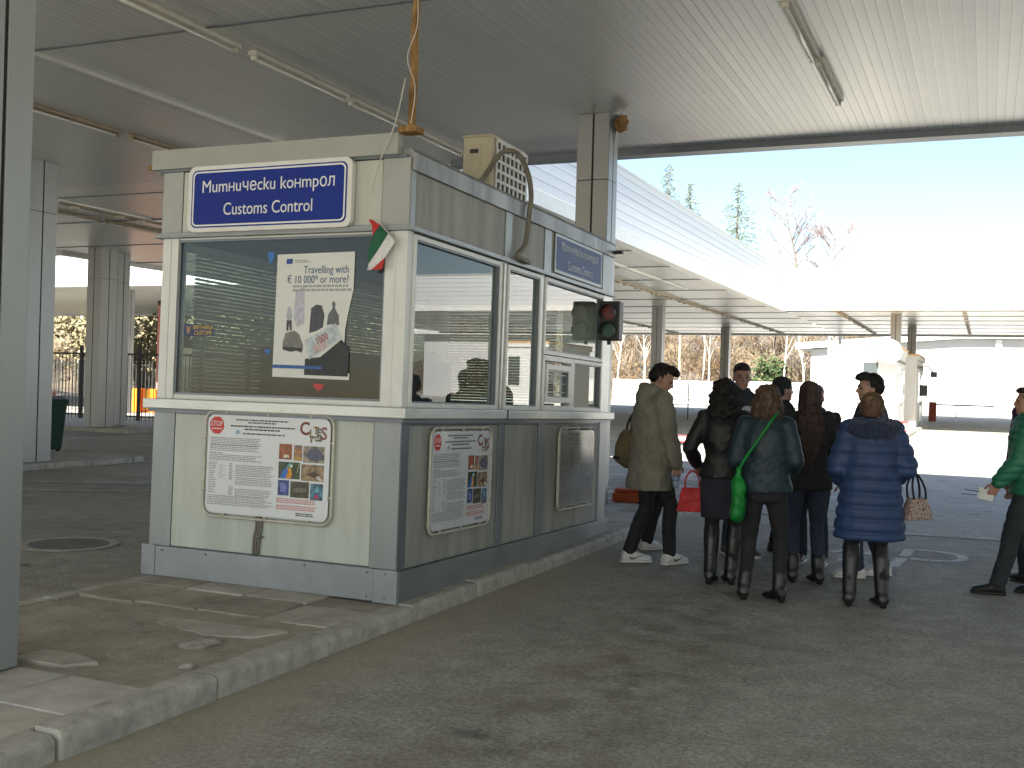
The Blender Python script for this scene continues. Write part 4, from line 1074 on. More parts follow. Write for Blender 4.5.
hall = empty('white_hall', 'large pale hall with a low sloping roof beyond the cross canopy', 'building', (0, 75, gz(75)))
mb = MB(); zb = -gz(75)
mb.prism([(-8.2, 0), (40, 0), (40, 5.65+zb), (2, 5.65+zb), (-8.2, 4.8+zb)], 1, 0, 20); mb.build('wall', M['hall_wall'], hall)
mb = MB(); mb.prism([(-9.2, 4.78+zb), (2.0, 5.66+zb), (41, 5.66+zb), (41, 6.1+zb), (2, 6.1+zb), (-9.2, 5.2+zb)], 1, -.8, 20.5); mb.build('roof', M['white_wall'], hall)
for x in (4.05, 9.0):
    mb = MB(); mb.box(x, x+.4, -.25, -.02, 0, 5.6+zb); mb.build('pilaster', M['fence_white'], hall)
mb = MB(); mb.box(5.6, 8.2, -.05, -.01, 0, 4.9+zb); mb.build('gate', mat('tan_gate', (.42,.33,.25), .7, 0, .1), hall)
def panel_fence(label, x0, x1, y, z0, z1, bars=None, m=None):
    f = empty('panel_fence', label, 'fence', (x0, y, gz(y)), group='white fences beyond the cross canopy')
    mb = MB(); L = x1-x0; n = max(1, round(L/2.0))
    for i in range(n): mb.box(L*i/n+.02, L*(i+1)/n-.02, -.03, .03, z0, z1)
    mb.build('panel', m or M['fence_white'], f)
    for i in range(n+1):
        mb = MB(); mb.box(L*i/n-.05, L*i/n+.05, -.06, .06, 0, z1+.05); mb.build('post', M['hall_wall'], f)
    if bars:
        mb = MB(); x = 0
        while x < L: mb.box(x-.012, x+.012, -.045, -.032, z0, z1); x += bars
        mb.build('bar', M['hose'], f)
panel_fence('white slatted fence below the brown hillside behind the parka man', -22.2, -13.8, 72.0, .1, 1.8, .2)
panel_fence('long white fence wall behind the heads of the crowd', -13.4, -3.7, 73, .1, 1.85)
panel_fence('low white fence along the foot of the pale hall', -3.0, 30, 71, .1, 1.75)
ry = empty('metal_gate', 'thin dark metal gate frame standing before the white slatted fence', 'gate', (-10.9, 45, gz(45)))
mb = MB()
for x in (0, 1.35): mb.box(x-.025, x+.025, -.025, .025, 0, 1.75)
mb.box(-1.2, 2.2, -.02, .02, .95, 1.0); mb.build('frame', M['iron'], ry); 
mb = MB(); mb.box(-.6, .5, -.03, .03, 1.0, 1.1); mb.build('plate', M['hose'], ry)
wp = empty('white_pole', 'slim white pole standing left of the white far booth', 'pole', (-4.4, 60, gz(60)))
mb = MB(); mb.tube([(0,0,0), (0,0,4.9)], .1, 10); mb.build('shaft', M['fence_white'], wp); mb = MB(); mb.box(-.2,.2,-.2,.2,0,.06); mb.build('foot_plate', M['hall_wall'], wp)

# street lamp above the cross canopy
sp = empty('street_lamp', 'slender street lamp rising above the white cross canopy', 'street lamp', (-6.3, 70, gz(70)))
mb = MB(); mb.tube([(0,0,0), (0,0,11.6), (.25,0,12.1), (1.0,0,12.75)], [.1,.07,.05,.045], 8); mb.build('pole', M['ledge'], sp)
mb = MB(); mb.box(.9, 1.55, -.1, .1, 12.72, 12.85); o = mb.build('lamp_head', M['hall_wall'], sp)

# ------------------------------------------------------------------ left side: railing, bin, orange block, wall, vehicle
rl = empty('iron_railing', 'dark iron railing with vertical bars beyond the left lanes', 'railing', (-27, 20.8, 0))
mb = MB(); mb.box(0, 10, -.02, .02, .22, .27); mb.box(0, 10, -.02, .02, 2.2, 2.26); mb.build('rail', M['iron'], rl)
mb = MB(); x = .0
while x < 10: mb.box(x-.009, x+.009, -.009, .009, .05, 2.24); x += .155
mb.build('bar', M['iron'], rl)
for x in (0, 3.3, 5.75, 8.2, 10):
    mb = MB(); mb.box(x-.045, x+.045, -.045, .045, 0, 2.5); mb.build('post', M['iron'], rl)
bn = empty('wheelie_bin', 'dark green wheelie bin beside the grey column at left', 'bin', (-12.2, 8.62, ZI), (0, 0, R(62)))
mb = MB()
vs = []
for z, hw, y0, y1 in ((.06, .21, -.2, .26), (.9, .28, -.30, .33)):
    vs += [(-hw, y0, z), (hw, y0, z), (hw, y1, z), (-hw, y1, z)]
mb.add(vs, [(0,3,2,1), (4,5,6,7), (0,1,5,4), (1,2,6,5), (2,3,7,6), (3,0,4,7)]); mb.build('tub', M['bin_green'], bn, bevel=.03)
mb = MB(); mb.box(-.30, .30, -.33, .36, .9, .95); mb.prism([(-.33, .95), (.36, .95), (.34, 1.0), (.1, 1.06), (-.3, 1.0)], 0, -.29, .29); mb.build('lid', M['bin_green'], bn, bevel=.015)
mb = MB(); mb.tube([(-.26, .42, .97), (.26, .42, .97)], .016, 8); mb.box(-.26, -.22, .33, .43, .93, .98); mb.box(.22, .26, .33, .43, .93, .98); mb.build('handle', M['bin_green'], bn)
for s in (-1, 1):
    mb = MB(); mb.prism([(.2+.1*math.cos(R(20*i)), .1+.1*math.sin(R(20*i))) for i in range(18)], 0, s*.24-.025, s*.24+.025); mb.build('wheel', M['rubber'], bn)
bn.scale = (.86, .86, .98)
og = empty('road_barrier', 'bright orange plastic road barrier beyond the iron railing', 'barrier', (-29.0, 29.6, 0))
mb = MB()
for k in range(2):
    x = -.75+k*.8; mb.prism([(x-.0, 0), (x+.74, 0), (x+.70, 1.0), (x+.04, 1.0)], 1, -.2, .2)
mb.build('shell', M['orange'], og, bevel=.03)
mb = MB()
for k in range(2):
    x = -.75+k*.8; mb.box(x+.2, x+.32, -.21, -.2, .1, .95)
mb.build('reflector', mat('yellow_band', (.8,.55,.05), .5), og)
rp = empty('striped_pole', 'tall thin red pole behind the iron railing', 'pole', (-29.2, 30.6, 0))
mb = MB(); mb.tube([(0,0,0), (0,0,4.6)], .05, 8); mb.build('shaft', mat('faded_red_pole', (.5,.18,.17), .6), rp); mb = MB(); mb.tube([(0,0,4.6), (0,0,4.8)], .07, 8); mb.build('cap', M['iron'], rp)
wb = empty('white_outbuilding', 'small white outbuilding behind the orange barrier', 'building', (-33, 38, 0))
mb = MB(); mb.box(-2.2, 2.6, 0, 4, 0, 2.7); mb.build('wall', M['white_wall'], wb); mb = MB(); mb.box(-2.4, 2.8, -.25, 4.2, 2.7, 3.0); mb.build('roof', M['fence_white'], wb)
mb = MB(); mb.box(-1.5, -.5, -.03, -.005, .1, 2.1); mb.build('door', M['hall_wall'], wb)
pw = empty('panel_fence', 'white bar fence before the leafy bank at the far left', 'fence', (-52, 44, 0), group='white fences at the far left')
mb = MB(); x = 0
while x < 24: mb.box(x, x+.06, -.02, .02, 0, 2.4); x += .25
mb.box(0, 24, -.03, .03, .2, .3); mb.box(0, 24, -.03, .03, 2.1, 2.2); mb.build('bar', M['fence_white'], pw)
def car(label, x, y, rz, col):
    c = empty('parked_car', label, 'car', (x, y, 0), (0, 0, R(rz)))
    prof = [(-2.1,.3),(-2.15,.62),(-2.05,.85),(-1.55,.95),(-1.0,1.38),(-.3,1.46),(.55,1.42),(1.15,.98),(1.9,.86),(2.1,.62),(2.1,.3)]
    mb = MB(); mb.prism(prof, 1, -.84, .84); body = mb.build('body', mat('car_paint', col, .25, .1, .05, 3, coat=.6), c, bevel=.07, seg=3)
    for s in (-1, 1):
        g = MB(); a = s*.842
        g.prism([(-1.4,.97),(-.95,1.32),(-.3,1.39),(-.3,.97)], 1, a-.006, a+.006); g.prism([(-.24,.97),(-.24,1.39),(.5,1.35),(1.0,.97)], 1, a-.006, a+.006); g.build('side_window', M['pane_dark'], body)
    for sx in (-1.3, 1.3):
        for s in (-1, 1):
            wb_ = MB(); wb_.prism([(sx+.32*math.cos(R(18*i)), .32+.32*math.sin(R(18*i))) for i in range(20)], 1, s*.78-.1, s*.78+.1); wh = wb_.build('wheel', M['rubber'], c)
            wb_ = MB(); wb_.prism([(sx+.2*math.cos(R(30*i)), .32+.2*math.sin(R(30*i))) for i in range(12)], 1, s*.885-.005, s*.885+.005); wb_.build('rim', M['ledge'], wh)
    g = MB(); g.prism([(1.17,.99), (.6,1.38), (.62,1.40), (1.2,1.0)], 1, -.68, .68); g.build('windscreen', M['pane_dark'], body)
    for s in (-1, 1):
        g = MB(); g.box(2.06, 2.12, s*.6-.15, s*.6+.15, .62, .76); g.build('headlight', M['sign_white'], body)
car('dark red car parked beyond the wheelie bin', -30.5, 23.4, 20, (.16,.02,.02))

def sst(a, b, x):
    t = min(1, max(0, (x-a)/(b-a))); return t*t*(3-2*t)
# ------------------------------------------------------------------ hillside and vegetation
def hill(x, y):
    y0 = 78 - 30*sst(-24, -60, x)
    hmax = 8.6 - 4.1*sst(-16, 0, x)
    t = (y - y0)
    z = gz(y) + hmax*sst(0, 48, t) + .14*max(0, min(t, 30))*(1-sst(-14, -4, x))
    return z + (.9*mnoise.fractal(Vector((x*.06, y*.06, 0)), 1, 2, 4) if t > 3 else 0)
def hillside():
    mb = MB(); xs = list(range(-150, 61, 3)); ys = list(range(46, 172, 3)); nx = len(xs)
    vs = [(x, y, hill(x, y) - (.4 if hill(x, y) <= gz(y)+.05 else 0)) for y in ys for x in xs]
    fs = [(j*nx+i, j*nx+i+1, (j+1)*nx+i+1, (j+1)*nx+i) for j in range(len(ys)-1) for i in range(nx-1)]
    mb.add(vs, fs)
    m = mat('dry_hillside', (.115,.09,.055), .95, 0, .5, .9, .8, 6, col2=(.21,.165,.105), detail=10)
    tag(mb.build('hillside', m, smooth=True), kind='structure')
hillside()

TW = [mat('twig_brown', (.12,.085,.055), .9, 0, .35, 3), mat('twig_tan', (.25,.20,.13), .9, 0, .3, 3), mat('twig_grey', (.19,.17,.15), .9, 0, .3, 3), mat('dry_leaf', (.20,.13,.06), .9, 0, .4, 3)]
def twig(mb, rnd, p, d, L, wd, mi):
    d = d.normalized(); s = d.cross(Vector((rnd.gauss(0,1), rnd.gauss(0,1), rnd.gauss(0,1)))).normalized()*wd
    q = p + d*L
    mb.add([p-s, p+s, q+s*.3, q-s*.3], [(0,1,2,3)], mi)
def scrub():
    mb = MB(); rnd = random.Random(11)
    n = 0
    while n < 1900:
        x, y = rnd.uniform(-62, 4), rnd.uniform(50, 122)
        h = hill(x, y)
        if h < gz(y)+.6: continue
        if x > -8 and rnd.random() < .5: continue
        n += 1
        hgt = rnd.uniform(.6, 2.6); k = rnd.randint(12, 26); mi = rnd.choice([0,1,1,2,3,0])
        for _ in range(k):
            d = Vector((rnd.gauss(0,.55), rnd.gauss(0,.55), rnd.uniform(.4,1)))
            p = Vector((x+rnd.gauss(0,.6), y+rnd.gauss(0,.6), h-.1))
            twig(mb, rnd, p, d, hgt*rnd.uniform(.5,1.1), rnd.uniform(.015,.05), mi)
            q = p + d.normalized()*hgt*.6
            for _ in range(3):
                twig(mb, rnd, q, d+Vector((rnd.gauss(0,.6), rnd.gauss(0,.6), rnd.gauss(0,.4))), hgt*rnd.uniform(.25,.5), rnd.uniform(.01,.04), mi)
    tag(mb.build('hillside_scrub', TW), 'tangled bare brown scrub covering the hillside', 'scrub', kind='stuff')
scrub()

BARK = mat('grey_brown_bark', (.14,.115,.09), .9, 0, .3, 6, .3, 20); BIRCH = mat('pale_birch_bark', (.58,.54,.47), .8, 0, .25, 5, 0, 1, (1,1,3))
LEAF = [mat('leaf_olive', (.13,.125,.06), .7, 0, .35, 1.2), mat('leaf_yellow', (.27,.235,.13), .7, 0, .3, 1.2), mat('leaf_dark', (.035,.065,.018), .7, 0, .3, 1.2), mat('needle', (.17,.215,.15), .75, 0, .4, 1.0)]  # needle green paled to carry haze and flare
def bare_tree(label, x, y, h, r, seed, bark=None, spread=.45, twigm=TW[2], group='bare trees on the hillside', name='bare_tree', leaf=None):
    rnd = random.Random(seed); z = hill(x, y)-.15 if y > 45 else gz(y)
    t = empty(name, label, 'tree', (x, y, z), group=group)
    tr = MB(); cr = MB()
    pts = [Vector((0,0,0))]; d = Vector((rnd.gauss(0,.03), rnd.gauss(0,.03), 1))
    for i in range(6):
        d = (d+Vector((rnd.gauss(0,.05), rnd.gauss(0,.05), 0))).normalized(); pts.append(pts[-1]+d*h/6)
    tr.tube(pts, [r*(1-.14*i) for i in range(7)], 7)
    def branch(p, d, L, rad, lev):
        q = p + d*L
        (tr if lev == 0 else cr).tube([p, p+d*L*.5+Vector((0,0,.04*L)), q], [rad, rad*.7, rad*.35], 4 if lev else 5, caps=False)
        if lev < 2:
            for _ in range(4 if lev == 0 else 4):
                f = rnd.uniform(.35, 1); nd = (d+Vector((rnd.gauss(0,.55), rnd.gauss(0,.55), rnd.uniform(-.1,.5)))).normalized()
                branch(p+d*L*f, nd, L*rnd.uniform(.4,.65), rad*.5, lev+1)
        else:
            for _ in range(6):
                twig(cr, rnd, p+d*L*rnd.uniform(.2,1), d+Vector((rnd.gauss(0,.6), rnd.gauss(0,.6), rnd.gauss(.1,.4))), L*rnd.uniform(.5,.9), .012, 0)
            if leaf:
                for _ in range(leaf):
                    c = p + d*L*rnd.uniform(.2,1.3) + Vector((rnd.gauss(0,.25),)*1+(rnd.gauss(0,.25), rnd.gauss(0,.25)))
                    a = Vector((rnd.gauss(0,1), rnd.gauss(0,1), rnd.gauss(0,1))).normalized()*rnd.uniform(.05,.12); b_ = a.orthogonal().normalized()*a.length
                    cr.add([c-a, c-b_*.6, c+a, c+b_*.6], [(0,1,2,3)], 1)
    for i in range(13):
        f = rnd.uniform(.35, .98); k = min(5, int(f*6)); p = pts[k].lerp(pts[k+1], f*6-k)
        a = rnd.uniform(0, 6.28); nd = Vector((math.cos(a)*spread*1.5, math.sin(a)*spread*1.5, rnd.uniform(.5, 1))).normalized()
        branch(p, nd, h*.26*(1.25-f*.6), r*.35, 0)
    tr.build('trunk', bark or BARK, t, smooth=True); cr.build('crown', [twigm, leaf and LEAF[1] or twigm], t)
    return t
for i, (x, y, h, lab) in enumerate(((-24.2, 79, 8, 'pale slim birch behind the traffic light'), (-22.3, 80, 8, 'slim birch between the traffic light and the first soffit column'), (-19.8, 82, 9, 'tall pale birch trunk just right of the first soffit column'), (-18.4, 84, 9, 'thin birch midway between the two soffit columns'),
                          (-16.6, 79, 8.5, 'bright birch trunk between the two soffit columns'), (-11.2, 81, 9, 'birch right of the second soffit column beside green bushes'), (-9.3, 80, 8.5, 'bright thin birch trunk left of the white pole'), (-7.0, 84, 8.5, 'grey birch beside the white far booth'))):
    bare_tree(lab, x, y, h, .09, 40+i, BIRCH, .3, TW[2])
for i, (x, y, h) in enumerate(((-13.5, 90, 7), (-21, 94, 8), (-5.2, 86, 7), (-3.0, 84, 7), (-1.2, 88, 8), (-26, 90, 8))):
    bare_tree(('dark bare tree high on the hillside among scrub', 'dark bare tree on the hill behind the birches', 'bare tree with grey crown left of the white booth roof', 'bare tree showing above the white booth roof trim', 'bare tree partly behind the far booth columns', 'bare tree on the hill left of the traffic light')[i], x, y, h, .16, 60+i, BARK, .6, TW[0])
bare_tree('pinkish bare tree top rising above the white cross canopy corner', -13.6, 104, 12.0, .16, 81, BARK, .55, mat('twig_rosy', (.27,.20,.18), .9), group='trees above the canopy')
bare_tree('smaller bare tree top right of the canopy corner', -10.6, 100, 10.5, .14, 83, BARK, .5, mat('twig_rosy2', (.27,.21,.19), .9), group='trees above the canopy')

def conifer(label, x, y, top, h, rw, seed, group='trees above the canopy'):
    rnd = random.Random(seed); z = top-h
    t = empty('conifer', label, 'tree', (x, y, z), group=group)
    tr = MB(); tr.tube([(0,0,-3), (0,0,h*.5), (0,0,h)], [.22,.13,.02], 7); tr.build('trunk', BARK, t)
    cr = MB(); n = int(h*5)
    for i in range(n):
        f = i/n; zz = h*(.18+.82*f); rr = rw*(1-f)**.8*rnd.uniform(.6,1.15)+.12
        for k in range(rnd.randint(3,5)):
            a = rnd.uniform(0, 6.28); dv = Vector((math.cos(a), math.sin(a), .15)); tip = Vector((0,0,zz))+dv*rr+Vector((0,0,-.22*rr))
            m_ = Vector((0,0,zz))+dv*rr*.55
            for _ in range(int(10*rr)+4):
                s = rnd.random(); p = Vector((0,0,zz)).lerp(m_, s*2) if s < .5 else m_.lerp(tip, s*2-1)
                twig(cr, rnd, p, dv*.6+Vector((rnd.gauss(0,.5), rnd.gauss(0,.5), rnd.gauss(-.1,.35))), rnd.uniform(.14,.34), .03, 0)
    cr.build('crown', LEAF[3], t)
conifer('conifer top just right of the column, left of two above the ribbed fascia', -26.2, 100, 24.2, 13, 3.3, 3)
conifer('shorter conifer top beside the left one above the ribbed fascia', -24.2, 101, 22.4, 11, 2.6, 4)
conifer('broad conifer top farther right above the ribbed fascia', -19.2, 100, 22.0, 13, 4.0, 5)
def leafy(name, label, x, y, h, r, seed, leaves, mats, group=None, trunk=True, z=None, size=(.08,.2)):
    rnd = random.Random(seed); z = (hill(x, y) if y > 45 else gz(y)) if z is None else z
    t = empty(name, label, 'tree' if trunk else 'bush', (x, y, z), group=group)
    tr = MB(); tr.tube([(0,0,-.2), (.05,0,h*.35), (0,.05,h*.75)], [.13,.1,.04], 7)
    for _ in range(5):
        a = rnd.uniform(0,6.28); tr.tube([(0,0,h*rnd.uniform(.2,.5)), (r*.6*math.cos(a), r*.6*math.sin(a), h*rnd.uniform(.5,.8))], [.05,.02], 5)
    tr.build('trunk', BARK, t)
    cr = MB(); cl = [(Vector((rnd.gauss(0,r*.45), rnd.gauss(0,r*.45), h*rnd.uniform(.3,.95) if trunk else h*rnd.uniform(.1,.85))), rnd.uniform(.25,.5)*r) for _ in range(16)]
    for _ in range(leaves):
        c, s = rnd.choice(cl); p = c+Vector((rnd.gauss(0,.5), rnd.gauss(0,.5), rnd.gauss(0,.42)))*s*1.4
        a = Vector((rnd.gauss(0,1), rnd.gauss(0,1), rnd.gauss(0,1))).normalized()*rnd.uniform(*size); b_ = a.orthogonal().normalized()*a.length*.55
        cr.add([p-a, p-b_, p+a, p+b_], [(0,1,2,3)], rnd.choice((0,0,1)))
    cr.build('crown', mats, t)
leafy('evergreen_bush', 'dark green bush on the brown hillside right of the second soffit column', -12.6, 82, 3.2, 1.6, 5, 2600, [LEAF[2], LEAF[0]], 'green bushes on the hillside', False)
leafy('evergreen_bush', 'smaller dark green bush low on the hillside just above the crowd', -11.7, 79, 1.9, 1.2, 6, 1700, [LEAF[2], LEAF[0]], 'green bushes on the hillside', False)
leafy('evergreen_bush', 'green bush at the edge of the birches above the cap wearer', -13.8, 80, 1.6, 1.0, 9, 1200, [LEAF[2], LEAF[2]], 'green bushes on the hillside', False)
for i, (x, y, h, r) in enumerate(((-44, 46, 6.5, 2.6), (-39, 44, 6.0, 2.4), (-49, 50, 7, 3), (-36, 47, 6.4, 2.4), (-54, 52, 7, 3), (-42.5, 52, 8, 3.2), (-33, 50, 7, 3), (-60, 56, 8, 3.4), (-46, 58, 9, 3.5))):
    leafy('leafy_tree', ('yellow green tree behind the orange barrier', 'pale leafy tree right of the tall red pole', 'mottled tree left of the railing island columns', 'pale leafy tree against the booth left edge', 'mottled tree behind the wheelie bin', 'taller tree behind the small white outbuilding', 'leafy tree hidden behind the booth', 'mottled tree at the far left behind the first column', 'tallest mottled tree of the far left bank')[i], x, y, h, r, 70+i, 1500, [LEAF[1], LEAF[0]], 'mottled trees beyond the left canopy', size=(.1,.26))
# ------------------------------------------------------------------ people
def ring_tube(mb, rings, cap=True):
    """rings: list of (centre, u, v) with u,v half-axis vectors"""
    n = 20; vs = []; fs = []
    for c, u, v in rings:
        vs += [c + u*math.cos(2*math.pi*j/n) + v*math.sin(2*math.pi*j/n) for j in range(n)]
    for i in range(len(rings)-1):
        fs += [(i*n+j, i*n+(j+1) % n, (i+1)*n+(j+1) % n, (i+1)*n+j) for j in range(n)]
    k = len(vs); vs += [rings[0][0], rings[-1][0]]; e = (len(rings)-1)*n
    fs += [(k, (j+1) % n, j) for j in range(n)] + [(k+1, e+j, e+(j+1) % n) for j in range(n)]
    mb.add(vs, fs)
def ball(mb, c, rx, ry=None, rz=None, rot=None, n=14):
    ry = rx if ry is None else ry; rz = rx if rz is None else rz
    c = Vector(c); vs = []; fs = []; m = n
    for i in range(1, m):
        for j in range(2*n):
            a, b = math.pi*i/m, math.pi*j/n
            v = Vector((rx*math.sin(a)*math.cos(b), ry*math.sin(a)*math.sin(b), rz*math.cos(a)))
            vs.append(c + (rot @ v if rot else v))
    q = 2*n
    for i in range(m-2):
        fs += [(i*q+j, i*q+(j+1) % q, (i+1)*q+(j+1) % q, (i+1)*q+j) for j in range(q)]
    top, bot = Vector((0,0,rz)), Vector((0,0,-rz))
    k = len(vs); vs += [c+(rot @ top if rot else top), c+(rot @ bot if rot else bot)]
    fs += [(k, (j+1) % q, j) for j in range(q)] + [(k+1, (m-2)*q+j, (m-2)*q+(j+1) % q) for j in range(q)]
    mb.add(vs, fs)
def limb(mb, pts, rad, caps=True):
    """tapered limb with rounded ends"""
    mb.tube(pts, rad, 14)
    ball(mb, pts[0], rad[0], n=8); ball(mb, pts[-1], rad[-1], n=8)
    for p, r in list(zip(pts, rad))[1:-1]: ball(mb, p, r*1.0, n=8)

def fuse(mb, name, m, parent, vox=.012, smooth=4, disp=None, paint=None):
    """weld the overlapping closed shapes into ONE continuous skin, then shape it"""
    me = bpy.data.meshes.new('tmp'); me.from_pydata(mb.v, [], mb.f)
    bm = bmesh.new(); bm.from_mesh(me)
    bm.to_mesh(me); bm.free()
    t = bpy.data.objects.new('tmp', me); COL.objects.link(t)
    a = t.modifiers.new('r', 'REMESH'); a.mode = 'VOXEL'; a.voxel_size = vox; a.use_smooth_shade = True
    if smooth:
        s = t.modifiers.new('s', 'SMOOTH'); s.factor = .5; s.iterations = smooth
    dg = bpy.context.evaluated_depsgraph_get()
    out = bpy.data.meshes.new_from_object(t.evaluated_get(dg))
    bpy.data.objects.remove(t); bpy.data.meshes.remove(me)
    out.name = name
    n = len(out.vertices)
    if disp and n:
        co = np.empty(n*3, np.float32); no = np.empty(n*3, np.float32)
        out.vertices.foreach_get('co', co); out.vertices.foreach_get('normal', no)
        co = co.reshape(-1, 3); no = no.reshape(-1, 3)
        co = co + disp(co, no)
        out.vertices.foreach_set('co', co.astype(np.float32).ravel())
    mats = m if isinstance(m, (list, tuple)) else [m]
    out.materials.clear()
    for q in mats: out.materials.append(q)
    idx = np.zeros(len(out.polygons), np.int32)
    if paint and len(out.polygons):
        ce = np.empty(len(out.polygons)*3, np.float32); out.polygons.foreach_get('center', ce)
        idx = paint(ce.reshape(-1, 3)).astype(np.int32)
    out.polygons.foreach_set('material_index', idx)
    out.polygons.foreach_set('use_smooth', [True]*len(out.polygons))
    out.update()
    o = bpy.data.objects.new(name, out); COL.objects.link(o); o.parent = parent
    return o

def wrinkle(amp, fx=9, fz=9, seed=0, diag=0.0):
    def f(co, no):
        d = np.array([mnoise.noise(Vector((p[0]*fx+seed, p[1]*fx, (p[2]+diag*p[0])*fz))) + .5*mnoise.noise(Vector((p[0]*fx*2.3+seed, p[1]*fx*2.3, (p[2]-diag*p[0])*fz*2.3))) for p in co])
        return no * (d*amp)[:, None]
    return f
def quilt(pitch, amp, wr=.003, lean=0.0, z0=0.0):
    w_ = wrinkle(wr, 14, 14)
    def f(co, no):
        ph = np.abs(np.sin(np.pi*((co[:, 2]-z0) + lean*co[:, 0])/pitch))**.45
        return no*((ph-.6)*amp)[:, None] + w_(co, no)
    return f

def ik(a, c, l1, l2, pole):
    a, c = Vector(a), Vector(c); d = c-a; L = min(d.length, (l1+l2)*.999)
    dn = d.normalized(); x = (l1*l1-l2*l2+L*L)/(2*L); h = math.sqrt(max(0, l1*l1-x*x))
    p = Vector(pole); p = (p-dn*p.dot(dn)).normalized()
    return a+dn*x+p*h, a+dn*L

SKIN = lambda c=(.42,.24,.17): mat('skin', c, .5, 0, .08, 14)
LIP = mat('lip', (.36,.14,.12), .45); EYE = mat('eye_dark', (.03,.025,.02), .25); 

